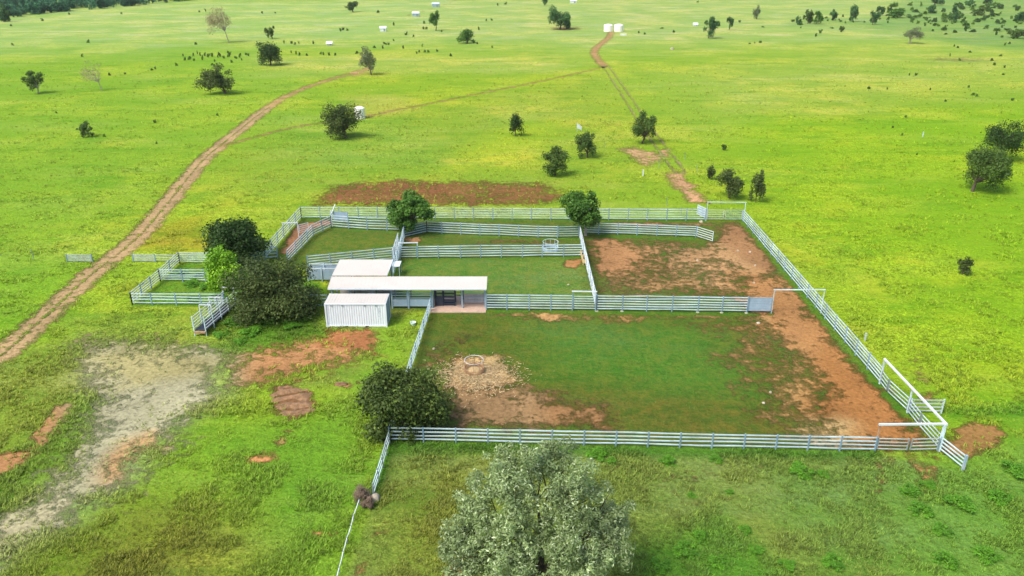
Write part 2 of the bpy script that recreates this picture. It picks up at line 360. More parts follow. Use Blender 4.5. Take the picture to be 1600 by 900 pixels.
# bare ground and one painted tree shadow: (poly px, colour, soft m, amount)
ORG = (.40,.205,.09); PINK = (.42,.225,.125); BRN = (.22,.115,.055); GRV = (.335,.325,.22)
DR = [
 ([(1090,500),(1250,500),(1380,620),(1440,700),(1180,690),(1120,600)], (.40,.25,.13), 4, .46),
 ([(90,535),(350,540),(370,620),(310,680),(260,740),(200,800),(110,860),(0,930),(-60,950),(-60,800),(30,745),(90,690),(105,620)], (.37,.37,.28), 3, .5),
 ([(150,545),(345,548),(350,610),(300,655),(250,705),(200,755),(110,825),(20,880),(-60,930),(-60,830),(30,775),(95,725),(120,680),(135,630),(125,575)], (.37,.38,.32), 2.2, .74),
 ([(485,322),(490,306),(520,290),(600,280),(720,282),(860,284),(885,300),(870,318),(800,323)], BRN, 2.2, .66),
 ([(500,318),(520,296),(600,283),(700,286),(690,300),(600,304),(560,318)], (.24,.11,.06), 2.2, .66),
 ([(918,376),(1010,370),(1120,384),(1118,348),(1158,345),(1225,425),(1285,500),(1200,470),(935,462)], (.34,.21,.115), 2.4, .56),
 ([(920,372),(960,370),(1010,400),(1000,425),(930,430)], (.35,.195,.11), 2.2, .92),
 ([(1125,350),(1158,347),(1220,422),(1180,440),(1110,400)], (.30,.17,.10), 1.8, .92),
 ([(1040,385),(1120,380),(1200,430),(1150,455),(1060,430)], (.43,.27,.16), 1.5, .62),
 ([(1205,455),(1250,460),(1290,510),(1372,600),(1440,680),(1455,703),(1350,703),(1300,640),(1250,560),(1200,520)], (.38,.19,.085), 2.2, .95),
 ([(1050,500),(1210,490),(1270,560),(1260,620),(1190,590),(1180,530),(1090,515)], (.38,.22,.11), 3, .58),
 ([(1180,560),(1300,600),(1340,700),(1230,680),(1180,620)], (.40,.25,.12), 2.6, .62),
 ([(1150,430),(1225,425),(1270,480),(1260,530),(1200,520),(1150,470)], (.37,.20,.10), 2.5, .85),
 ([(1290,560),(1372,600),(1440,680),(1455,703),(1300,703),(1270,650)], (.34,.165,.07), 2.5, .95),
 ([(1250,660),(1330,660),(1330,700),(1230,700)], (.48,.34,.19), 1.2, .55),
 ([(700,560),(780,555),(808,590),(790,610),(700,620)], (.56,.42,.23), 1.0, .95),
 ([(690,600),(800,600),(870,615),(955,638),(962,672),(690,668)], (.32,.21,.13), 1.8, .78),
 ([(860,625),(955,638),(962,672),(850,670)], (.27,.155,.085), 1.6, .78),
 ([(655,545),(700,535),(720,560),(690,580),(655,580)], (.32,.2,.11), 1.2, .5),
 ([(680,520),(760,515),(760,545),(690,545)], (.26,.17,.09), 1.6, .38),
 ([(770,484),(930,489),(1200,494),(1200,500),(960,500),(840,503),(770,492)], (.44,.28,.14), .7, .5),
 ([(845,488),(880,488),(880,500),(845,500)], (.50,.31,.16), .5, .85),
 ([(940,495),(1010,495),(1010,505),(940,505)], (.42,.26,.12), .8, .5),
 ([(338,562),(400,540),(470,530),(520,515),(582,512),(586,560),(530,575),(470,592),(400,600),(345,625)], PINK, 2.2, .74),
 ([(510,517),(580,514),(588,560),(560,548),(505,540)], (.36,.16,.085), .8, .95),
 ([(412,603),(450,597),(485,615),(490,640),(450,655),(425,640)], (.20,.11,.065), .7, .95),
 ([(-20,745),(-20,715),(45,695),(62,660),(95,632),(132,619),(134,634),(100,655),(95,680),(60,700),(10,745)], PINK, .7, .85),
 ([(350,545),(250,528),(140,525),(110,560),(140,620),(125,690),(60,765),(-60,840),(-60,950),(0,890),(90,835),(170,765),(240,708),(300,655),(350,620)], GRV, 3.0, .82),
 ([(345,550),(290,545),(285,560),(340,575)], (.42,.41,.34), .8, .9),
 ([(150,560),(340,555),(345,620),(290,660),(235,715),(165,770),(85,840),(-20,905),(-60,860),(60,780),(130,700),(150,640)], (.37,.37,.30), 2.4, .82),
 ([(-20,840),(90,770),(110,790),(-10,880)], (.38,.365,.28), 1.2, .72),
 ([(185,700),(235,680),(250,700),(180,745),(155,750)], (.46,.31,.19), 1.2, .7),
 ([(375,715),(425,705),(430,725),(385,733)], (.50,.25,.13), .5, .85),
 ([(420,690),(455,672),(462,680),(430,702)], (.42,.27,.13), .6, .6),
 ([(280,740),(330,735),(325,752),(285,752)], (.42,.27,.13), .8, .45),
 ([(485,828),(515,820),(530,835),(495,843)], (.45,.25,.12), .5, .7),
 ([(530,597),(550,595),(550,605),(532,607)], (.42,.25,.14), .4, .8),
 ([(555,590),(565,590),(565,602),(555,602)], (.36,.2,.1), .4, .7),
 ([(692,875),(708,872),(722,888),(715,905),(698,900)], (.46,.17,.06), .3, 1),
 ([(585,815),(610,815),(610,840),(585,840)], (.42,.24,.12), .6, .6),
 ([(565,880),(580,880),(580,900),(565,900)], (.45,.25,.12), .4, .7),
 ([(1478,668),(1555,662),(1572,694),(1505,714),(1470,705)], (.29,.17,.075), .6, .92),
 ([(1370,708),(1400,712),(1370,765),(1350,768)], (.38,.24,.12), .7, .6),
 ([(1400,712),(1470,725),(1480,780),(1430,770)], (.36,.22,.10), .9, .55),
 ([(1380,560),(1450,540),(1480,600),(1420,610)], (.40,.28,.14), 2.5, .36),
 ([(1430,610),(1470,610),(1470,628),(1435,628)], (.30,.19,.08), 1.0, .6),
 ([(885,405),(910,402),(912,415),(895,420),(880,413)], (.38,.2,.1), .5, .9),
 ([(632,372),(655,370),(657,380),(634,382)], (.35,.2,.12), .5, .95),
 ([(780,372),(895,376),(895,381),(700,383),(760,376)], (.28,.2,.1), .7, .5),
 ([(930,346),(1110,347),(1120,352),(1000,354)], (.30,.19,.11), .6, .7),
 ([(540,345),(700,346),(860,346),(860,350),(600,350)], (.25,.19,.08), .8, .35),
 ([(432,395),(466,350),(512,342),(514,350),(480,362),(455,395)], (.30,.16,.10), .5, .9),
 ([(962,232),(990,228),(1035,240),(1045,250),(1010,262)], (.46,.31,.20), 1.8, .72),
 ([(1035,270),(1065,266),(1110,318),(1075,318)], (.50,.31,.21), 1.6, .82),
 ([(1025,232),(1048,234),(1052,246),(1030,246)], (.5,.3,.2), 1.2, .7),
 ([(1250,300),(1260,300),(1260,310),(1250,310)], (.4,.28,.15), 2, .2),
 ([(150,560),(230,545),(330,560),(330,580),(200,600)], (.36,.34,.20), 2, .6),
 ([(545,115),(580,105),(583,112),(550,122)], (.5,.3,.2), 3, .7),
 ([(640,162),(560,176),(565,184),(660,170)], (.5,.36,.17), 4, .35),
 ([(1020,620),(1100,640),(1100,660),(1000,650)], (.4,.3,.12), 2, .2),
 ([(1050,760),(1160,770),(1150,830),(1080,820)], (.35,.25,.12), 2, .28),
 ([(880,745),(960,720),(1300,735),(1100,760)], (.33,.22,.12), 1, .33),
 ([(860,42),(905,42),(905,48),(860,48)], (.22,.14,.09), 5, .7),  # shadow of the broad far tree, painted as darker ground
 ([(1440,88),(1550,90),(1560,98),(1450,98)], (.26,.22,.12), 8, .5),
 ([(1035,70),(1080,72),(1080,80),(1030,78)], (.3,.22,.12), 8, .35),
 ([(900,195),(1000,190),(1000,194),(905,199)], (.46,.35,.15), 2.5, .5),
]
def smooth(a, lo, hi):
    t = np.clip((a-lo)/(hi-lo), 0, 1); return t*t*(3-2*t)
FEN = []   # fence lines, filled below: lush grass strips beneath them
def cover(x, y):
    x = np.asarray(x, float); y = np.asarray(y, float)
    n = x.shape[0]
    wx = x+(fbm(x, y, .12, 3)-.5)*5*np.clip(y/120, .25, 2.0); wy = y+(fbm(x, y, .12, 31)-.5)*5*np.clip(y/120, .25, 2.0)
    sx = x+(fbm(x, y, .5, 5)-.5)*1.6; sy = y+(fbm(x, y, .5, 51)-.5)*1.6
    g = np.tile(np.array(FIELD), (n, 1)); d = np.tile(np.array(ORG), (n, 1)); m = np.zeros(n); DK = np.array((.84,.80,.60)); short = np.zeros(n)
    for i, (poly, col, soft, amt) in enumerate(GR):
        P = W(poly); (X, Y) = (wx, wy) if soft > 1.1 else (x, y)
        bx = [p[0] for p in P]; by = [p[1] for p in P]
        k = np.where((X > min(bx)-soft) & (X < max(bx)+soft) & (Y > min(by)-soft) & (Y < max(by)+soft))[0]
        if not len(k): continue
        s = smooth(sd_poly(X[k], Y[k], P), -soft, soft)*amt
        g[k] += (np.array(col)-g[k])*s[:, None]
        if 24 <= i <= 30: short[k] = np.maximum(short[k], s)
    for (poly, col, soft, amt) in DR:
        P = W(poly)
        bx = [p[0] for p in P]; by = [p[1] for p in P]
        k = np.where((sx > min(bx)-soft*1.4) & (sx < max(bx)+soft*1.4) & (sy > min(by)-soft*1.4) & (sy < max(by)+soft*1.4))[0]
        if not len(k): continue
        s = smooth(sd_poly(sx[k], sy[k], P), -soft*1.3, soft*1.5)
        c = np.clip(s*1.6, 0, 1); d[k] += (np.array(col)*DK-d[k])*c[:, None]
        m[k] = np.maximum(m[k], s*amt)
    def line(L, w, col, amt, soft=.6, grassmid=False):
        nonlocal d, m
        q = d_line(x, y, L); s = smooth(-q, -w-soft, -w+soft*.3)
        k = s > 0
        d[k] += (np.array(col)*DK-d[k])*np.clip(s[k]*1.5, 0, 1)[:, None]
        v = s*amt
        if grassmid: v = v*(1-.55*smooth(-q, -.35, -.05)*grassmid)
        m = np.maximum(m, v)
    line(ROAD[:-22], 1.0, (.40,.29,.19), .82, 1.8, .75); line(ROAD[-23:], .9, (.44,.30,.17), .66, 2.0)
    line(TRACK2, .35, (.34,.25,.12), .62, 1.2)
    line(TRACK3, .7, (.42,.26,.15), .72, 2.6)
    q = d_line(x, y, TRACK4); rut = np.exp(-((q-.95)/.45)**2)
    m = np.maximum(m, rut*.55); d[rut > .2] = (.30,.25,.11)
    line(TRACK5, .8, (.2,.2,.08), .45, 1.5)
    # dug pit ridges
    c = G(450, 627)
    # strips of long grass left standing beneath the rails
    for (L, col, w, a) in FEN:
        q = d_line(x, y, L); s = smooth(-q, -w, -w*.3)*a
        g += (np.array(col)-g)*s[:, None]; m = m*(1-s*.75)
    return g, d, m, short

# ------------------------------------------------------------------ fences
FG = 'steel rail fences of the cattle yards'
def wpt(p): 
    a = G(*p); return np.array([a[0], a[1], 0.0])
def fence(pts, h, nr, label, posts=None, spacing=2.5, endposts=True, mat='rail', pmat='post', bot=.28, postx=.1, footings=(), name='rail_fence', cat='fence', lush=True, extra=.06, group=None):
    P = [wpt(p) for p in pts]
    root = empty(name, P[0], label, cat, group)
    for k in range(nr):
        z = bot+(h-.05-bot)*k/(nr-1)
        mb = MB()
        for a, b in zip(P[:-1], P[1:]):       # one pipe per bay, each fixed a little out of true
            m_ = max(1, round(np.linalg.norm(b-a)/2.6)); prev = a+[0,0,z]
            for i in range(m_):
                nx = a+(b-a)*(i+1)/m_+[0,0,z]
                if i < m_-1: nx = nx+np.array([random.gauss(0,.012), random.gauss(0,.012), random.gauss(0,.020)])
                mb.beam(prev, nx, .05, .095*random.uniform(.9,1.08)); prev = nx
        mb.build('rail', M[mat], root)
    pos = []
    if posts:                                            # explicit pixel x of each post along the run
        for px in posts:
            for (p, q), (A, B) in zip(zip(pts[:-1], pts[1:]), zip(P[:-1], P[1:])):
                lo, hi = min(p[0], q[0]), max(p[0], q[0])
                if lo-.01 <= px <= hi+.01 and hi > lo:
                    f = (px-p[0])/(q[0]-p[0]); y = p[1]+f*(q[1]-p[1]); pos.append(wpt((px, y))); break
    else:
        for a, b in zip(P[:-1], P[1:]):
            n = max(1, round(np.linalg.norm(b-a)/spacing))
            for i in range(n): pos.append(a+(b-a)*i/n)
        pos.append(P[-1])
        if not endposts: pos = pos[1:-1]
    for p in pos:
        mb = MB(); mb.box(p[0]-postx/2, p[0]+postx/2, p[1]-postx/2, p[1]+postx/2, -.1, h+extra)
        mb.build('post', M[pmat], root)
    for px in footings:
        for (p, q) in zip(pts[:-1], pts[1:]):
            if p[0] <= px <= q[0]:
                w = wpt((px, p[1]+(q[1]-p[1])*(px-p[0])/(q[0]-p[0])))
                mb = MB(); mb.lathe((w[0], w[1], 0), [(.2, -.05), (.17, .05), (.0, .06)], 10)
                mb.build('footing', M['footing'], root)
    return root
def gate(pts, h, nr, label, mat='gate', pm='gate_post', sheet=False, group=None, bot=.3, zb=0):
    a, b = wpt(pts[0]), wpt(pts[1])
    d = (b-a)/np.linalg.norm(b-a); a = a+d*.12; b = b-d*.12
    root = empty('metal_gate', a, label, 'gate', group)
    mb = MB()
    for p in (a, b): mb = MB(); mb.beam(p+[0,0,bot-.04], p+[0,0,h], .06, .09); mb.build('gate_stile', M[pm], root)
    for k in range(nr):
        z = bot+(h-.05-bot)*k/(nr-1); mb = MB(); mb.beam(a+[0,0,z], b+[0,0,z], .045, .07); mb.build('rail', M[mat], root)
    if sheet:
        mb = MB(); mb.beam(a+[0,0,(h+bot)/2], b+[0,0,(h+bot)/2], .02, h-bot-.1); mb.build('infill_sheet', M[sheet], root)
    return root
def frame(base, h, label, mat='white', pmat=None, t=.12, rust0=False):
    """overhead frame: posts at base pixels, a beam over their tops"""
    P = [wpt(p) for p in base]
    root = empty('overhead_frame', P[0], label, 'gate frame')
    for i, p in enumerate(P):
        mb = MB(); mb.beam(p+[0,0,-.1], p+[0,0,h-.001], t*.8, t*.8)
        mb.build('post', M['rust'] if (rust0 and i == 0) else M[pmat or mat], root)
    mb = MB(); d = (P[-1]-P[0]); d /= np.linalg.norm(d)
    mb.beam(P[0]-d*.1+[0,0,h+t/2], P[-1]+d*.1+[0,0,h+t/2], t*1.1, t); mb.build('beam', M[mat], root)
    return root

mid_posts = [760,792,827,860.5,894,932,972,1010,1049.5,1090,1127.5,1166.5,1204]
# outer fences
fence([(471,341.5),(1102,345)], 1.68, 5, 'long white five rail fence along the far side of the yards before brown soil', spacing=2.66)
fence([(1160,345.5),(1374,600)], 1.6, 5, 'long white rail fence running diagonally down the right side beside orange dirt', spacing=2.6)
fence([(612,690),(1366,706)], 1.30, 4, 'long four rail fence along the near side of the yards behind the silvery tree', posts=[662,712.5]+[712.5+i*49.9 for i in range(1,13)]+[1366], pmat='post')
fence([(609,692),(598,731),(584,777)], 1.12, 3, 'short three rail fence running towards the camera from the dark tree to a dead bush', spacing=1.9, pmat='gate_post')
fence([(673,486),(643,577),(609,691)], 1.35, 4, 'white rail fence from the shed down behind the dark bushy tree', spacing=2.5)
# mid fence
fence([(760,484),(894,485.5)], 1.75, 6, 'six rail fence right of the shed, up to the framed gate', posts=mid_posts[:5])
gate([(894,485.5),(932,486)], 1.7, 6, 'six rail metal gate under the low white frame at the middle of the yards', 'rail', 'post')
frame([(894,485.5),(930,486)], 2.15, 'low white frame over the gate in the middle fence', t=.1, pmat='post')
fence([(932,486),(1166.5,489)], 1.78, 6, 'six rail fence between the orange dirt pen and the large grass pen', posts=mid_posts[5:12], footings=(932.5,972,1090,1127.5,1166), name='rail_fence')
gate([(1166.5,489),(1205,489.5)], 1.78, 6, 'grey sheeted gate at the right end of the middle fence', 'bluesheet', 'post', 'bluesheet')
frame([(1205,489.5),(1282,489.5)], 2.6, 'thin pale overhead frame spanning the gap between the middle fence and the diagonal fence', 'rail', t=.09)
# centre fence
fence([(905.5,372),(914,410),(931.5,486)], 1.72, 6, 'white rail fence seen end on between the two upper pens, running away from the camera', spacing=2.4, mat='white')
# lane fences
fence([(653,404),(913,401)], 1.6, 5, 'five rail fence along the near side of the grass lane, above the shed roof', posts=[653,685,719.5,751,783.5,816,847,880.6,912])
gate([(625,404.5),(653,404)], 1.55, 5, 'pale gate under a small white frame just above the shed', 'rail', 'post')
frame([(625,404.5),(653,404)], 2.0, 'small white frame over the gate beside the bushy tree above the shed', t=.1)
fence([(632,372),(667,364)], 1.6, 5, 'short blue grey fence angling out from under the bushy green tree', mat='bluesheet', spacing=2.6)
fence([(667,364),(690,365.5),(840,371.5),(871,372)], 1.62, 5, 'five rail fence along the far side of the grass lane', posts=[667,690.7,720,750,780,810,840.7,871])
gate([(871,372.2),(905,371.5)], 1.62, 5, 'blue grey five rail gate at the right end of the lane by the green tree', 'bluesheet', 'post')
fence([(912,365.5),(935,366),(995,367.5),(1087,371)], 1.55, 5, 'pale rail fence of the upper right pen reaching right from the green tree', posts=[935,965,995,1026,1056,1087])
gate([(1087,371.3),(1114,380)], 1.55, 5, 'white five rail gate standing half open at the end of the upper right fence', 'white', 'rail')
fence([(518,355.5),(545,357.5),(574,359.5),(630,361.5)], 1.75, 5, 'five rail fence along the far side of the upper left grass pen', posts=[518,545,574,605,630])
fence([(518,355.5),(489,369.5),(463,397),(450,411)], 1.62, 5, 'white rail fence curving down the left side of the upper left grass pen', spacing=2.3, mat='white')
fence([(471,341.5),(444,372),(415,405.5)], 1.65, 5, 'white outer fence running diagonally beside the dark round tree', spacing=2.5, mat='white')
fence([(482,420),(517,416.5),(617,406)], 1.62, 5, 'pale green tinted five rail fence slanting behind the shed roof', posts=[482,517,551,585,617])
fence([(632,371.5),(624,404),(613,434)], 1.7, 6, 'rail fence seen end on from the bushy tree down to the shed', spacing=1.6)
fence([(623,384),(614,412)], 1.7, 6, 'rail fence seen end on beside the shed roof, left side of the race', spacing=1.5, mat='white')
# upper left corner bits
r = gate([(521,351),(546,352)], 1.9, 2, 'light blue sheeted gate at the corner of the upper left pen', 'bluesheet', 'post', 'bluesheet', bot=.7)
root = empty('gate_post', wpt((519,354)), 'tall white post with a sloping stay at the corner of the upper left pen', 'post')
p = wpt((519,354)); q = wpt((526,347))
mb = MB(); mb.beam(p+[0,0,-.1], p+[0,0,2.3], .12, .12); mb.build('upright', M['white'], root)
mb = MB(); mb.beam(p+[0,0,1.7], q+[0,0,2.5], .1, .1); mb.build('stay', M['white'], root)
frame([(444,371.5),(467,370.5)], 1.95, 'white frame over the narrow dirt lane beside the dark round tree', t=.1)
gate([(467,367),(484,363)], 1.4, 5, 'white five rail gate swung open in the narrow dirt lane', 'white', 'white')
# back right corner
gate([(1103,345),(1131,345.2)], 1.62, 5, 'left leaf of the dull green double gate at the far right corner', 'gate', 'gate')
gate([(1131,345.2),(1160,345.4)], 1.62, 5, 'right leaf of the dull green double gate at the far right corner', 'bluesheet', 'gate')
frame([(1103,345),(1161.5,345.5)], 2.65, 'white overhead frame above the double gate in the far right corner', 'rail', t=.09)
gate([(1102,343.5),(1088,337)], 1.65, 5, 'short white gate swung outward beside the far right double gate', 'white', 'white', 'bluesheet')
# near right corner: gates
gate([(1374,600),(1385,615)], 1.35, 4, 'narrow four rail gate at the foot of the diagonal fence', 'rail')
gate([(1385,615),(1417,645)], 1.35, 4, 'wide four rail gate just above the middle post of the corner frame', 'rail')
gate([(1417,646),(1435,669)], 1.35, 4, 'four rail gate right below the middle post of the corner frame', 'rail')
gate([(1435,669),(1466,704)], 1.35, 4, 'lower four rail gate reaching the blue corner post', 'rail')
fence([(1467,705),(1504,735)], 1.25, 4, 'short fence stub with blue posts past the near right corner', spacing=3, pmat='bluesheet', postx=.16)
fence([(1420,645.5),(1470,646.5)], 1.3, 4, 'short dull fence stub outside the yards behind the white corner frame', spacing=4, mat='gate', pmat='rail')
gate([(1366,706),(1418,707.5)], 1.25, 4, 'left brownish four rail gate at the near right corner')
gate([(1418,707.5),(1465,706)], 1.25, 4, 'right brownish four rail gate at the near right corner')
frame([(1374,600),(1417,645),(1467,705.5)], 2.35, 'long white overhead frame above the diagonal gates at the near right corner', t=.14, pmat='rail')
frame([(1366,705),(1464.5,704)], 2.3, 'white overhead frame with one rusty post above the near right gates', t=.13, rust0=True, pmat='rail')
# left pens
fence([(281,411.5),(332,412),(376,419)], 1.42, 5, 'far rail fence of the small left pen reaching behind the lime green bush', spacing=2.7)
fence([(376,419),(415,406.5)], 1.45, 5, 'blue grey fence between the dark round tree and the olive tree', mat='bluesheet', spacing=2.5)
fence([(415,405.5),(434,403.5)], 1.5, 4, 'short white fence stub right of the dark round tree', spacing=3)
fence([(251,440),(380,441)], 1.5, 5, 'middle rail fence dividing the left pens', posts=[251,286,322,358,380])
fence([(207,476),(352,477)], 1.32, 4, 'near rail fence of the left pen', posts=[207,238,276,315,351])
fence([(207,476),(251,440),(281,411.5)], 1.42, 5, 'white rail fence slanting up the left side of the small left pens', spacing=2.4, mat='white')
fence([(368,477),(440,479),(512,481)], 1.5, 4, 'low fence behind the olive tree reaching the container', spacing=2.5)
fence([(209,409),(243,409.5)], 1.0, 5, 'grey fence panel on the right of the dirt track', spacing=4, mat='gate', bot=.15)
fence([(243,409.5),(277,410.5)], 1.0, 3, 'faint thin rails joining the roadside panel to the left pen', spacing=5, mat='gate', endposts=False, bot=.3)
fence([(106,409),(145,409.5)], .95, 5, 'lone grey fence panel on the left of the dirt track', spacing=4, mat='gate', bot=.15)

for L, w in [([(612,693),(1366,709)], .7), ([(471,341),(1102,345)], .8), ([(760,486),(1204,491)], .5), ([(1160,345),(1374,600)], 1.0),
             ([(653,405),(913,402)], .6), ([(667,366),(905,373)], .5), ([(518,357),(630,363)], .5), ([(935,368),(1087,373)], .5),
             ([(207,478),(352,478)], .5), ([(1385,617),(1417,648)], .8), ([(609,692),(584,777)], .6)]:
    FEN.append((W(L), (.065,.165,.012), w, .8))

# ------------------------------------------------------------------ loading ramp
def ramp():
    a0, a1 = wpt((352,476)), wpt((305,525)); b0, b1 = wpt((369,477)), wpt((323,525))
    root = empty('loading_ramp', a0, 'white railed stock loading ramp leading out from the left pens to the truck yard', 'loading ramp')
    zf = (0.05, .55); hs = 1.45
    mb = MB()
    o = [a0+[0,0,zf[0]], b0+[0,0,zf[0]], b1+[0,0,zf[1]], a1+[0,0,zf[1]]]
    o += [p+np.array([0,0,.08]) for p in o]
    mb.add(o, [(0,3,2,1),(4,5,6,7),(0,1,5,4),(1,2,6,5),(2,3,7,6),(3,0,4,7)]); mb.build('ramp_floor', M['dark'], root)
    for (s, e) in ((a0, a1), (b0, b1)):
        for k in range(5):
            mb = MB(); z = .25+(hs-.25)*k/4
            mb.beam(s+[0,0,zf[0]+z], e+[0,0,zf[1]+z], .045, .065); mb.build('rail', M['white'], root)
        for i in range(5):
            f = i/4; p = s+(e-s)*f
            mb = MB(); mb.beam(p+[0,0,-.1], p+[0,0,zf[0]+(zf[1]-zf[0])*f+hs+.1], .09, .09); mb.build('post', M['rail'], root)
    for f, hh in ((0, 2.0), (.45, 2.35), (.75, 2.5)):
        p = a0+(a1-a0)*f; q = b0+(b1-b0)*f
        mb = MB(); mb.beam(p+[0,0,1.4], p+[0,0,hh], .08, .08); mb.beam(q+[0,0,1.4], q+[0,0,hh], .08, .08)
        mb.beam(p+[0,0,hh], q+[0,0,hh], .08, .08); mb.build('hoop', M['white'], root)
    mb = MB(); d = (a1-a0)/np.linalg.norm(a1-a0)
    mb.beam(a1+d*.1+[0,0,.45], b1+d*.1+[0,0,.45], .14, .18); mb.build('bumper', M['rust'], root)
ramp()

# ------------------------------------------------------------------ shipping container
def corr(mb, x0, x1, y, z0, z1, n, dpt, axis='x', sgn=-1):
    """trapezoid corrugated wall as a folded sheet"""
    pts = []; w = (x1-x0)/n
    for i in range(n):
        a = x0+i*w
        pts += [(a, 0), (a+w*.3, 0), (a+w*.45, 1), (a+w*.85, 1)]
    pts.append((x1, 0)); o = []
    for (p, q) in pts:
        yy = y+sgn*dpt*q
        for z in (z0, z1): o.append((p, yy, z) if axis == 'x' else (yy, p, z))
    mb.add(o, [(2*i, 2*i+2, 2*i+3, 2*i+1) for i in range(len(pts)-1)])
def container():
    A, B = wpt((510.2,511)), wpt((605.3,511.3)); x0, x1 = A[0], B[0]; y0 = (A[1]+B[1])/2; y1 = y0+2.44; hh = 2.55
    root = empty('shipping_container', (x0, y0, 0), 'white corrugated shipping container standing in front of the shed roof', 'container')
    mb = MB()
    corr(mb, x0+.14, x1-.14, y0+.09, .16, hh-.12, 25, .028); mb.build('side_wall', M['container'], root)
    mb = MB(); corr(mb, x0+.14, x1-.14, y1-.09, .16, hh-.12, 25, .028, sgn=1); mb.build('side_wall', M['container'], root)
    mb = MB(); corr(mb, y0+.14, y1-.14, x0+.08, .16, hh-.12, 8, .045, 'y'); mb.build('end_wall', M['container'], root)
    mb = MB()
    for x in (x0, x1-.15):
        for y in (y0, y1-.15): mb.box(x, x+.15, y, y+.15, 0, hh)
    for y in (y0+.01, y1-.12): mb.box(x0+.15, x1-.15, y, y+.11, hh-.13, hh-.01); mb.box(x0+.15, x1-.15, y, y+.11, .04, .18)
    for x in (x0+.01, x1-.12):
        for z in ((.04, .18), (hh-.13, hh-.01)): mb.box(x, x+.11, y0+.15, y1-.15, *z)
    mb.build('corner_frame', M['container'], root)
    mb = MB(); mb.box(x0+.05, x1-.05, y0+.1, y1-.1, hh-.06, hh+.01)
    for i in range(20):
        x = x0+.25+i*(x1-x0-.5)/19; mb.box(x-.07, x+.07, y0+.18, y1-.18, hh+.01, hh+.028)
    mb.build('roof', M['roof'], root)
    mb = MB(); mb.box(x0+.1, x1-.1, y0+.12, y1-.12, .06, .14); mb.build('floor', M['dark'], root)
    for k in range(2):
        yy = y0+.16+k*(y1-y0-.32)/2
        mb = MB(); mb.box(x1-.09, x1-.03, yy+.01, yy+(y1-y0-.32)/2-.01, .2, hh-.15); d = mb.build('door', M['bluesheet'], root)  # blue grey colour carries the shadow tone of this end
        mb = MB()
        for f in (.3, .7): mb.beam((x1-.01, yy+f*1.06, .22), (x1-.01, yy+f*1.06, hh-.16), .04, .04)
        o = mb.build('lock_rod', M['gate_post'], d); o.location = (0,0,0)
    for px in (519, 536.5, 572, 589.5):
        x = (px-508)/97.5*(x1-x0)+x0; mb = MB(); mb.box(x-.09, x+.09, y0-.005, y0+.03, hh-.28, hh-.16); mb.build('vent', M['gate_post'], root)
    for f in (.33, .67):
        x = x0+f*(x1-x0); mb = MB(); mb.box(x-.18, x+.18, y0-.004, y0+.02, .03, .13); mb.build('fork_pocket', M['dark'], root)
    mb = MB()
    for i, (dx, z) in enumerate([(0,1.95),(0,1.83),(.02,1.7),(0,1.57),(.01,1.44),(.12,1.95),(.12,1.7),(.0,1.15)]):
        mb.box(x1-.78+dx, x1-.74+dx, y0+.028, y0+.04, z, z+.07)
    mb.build('marking', M['gate_post'], root)
container()

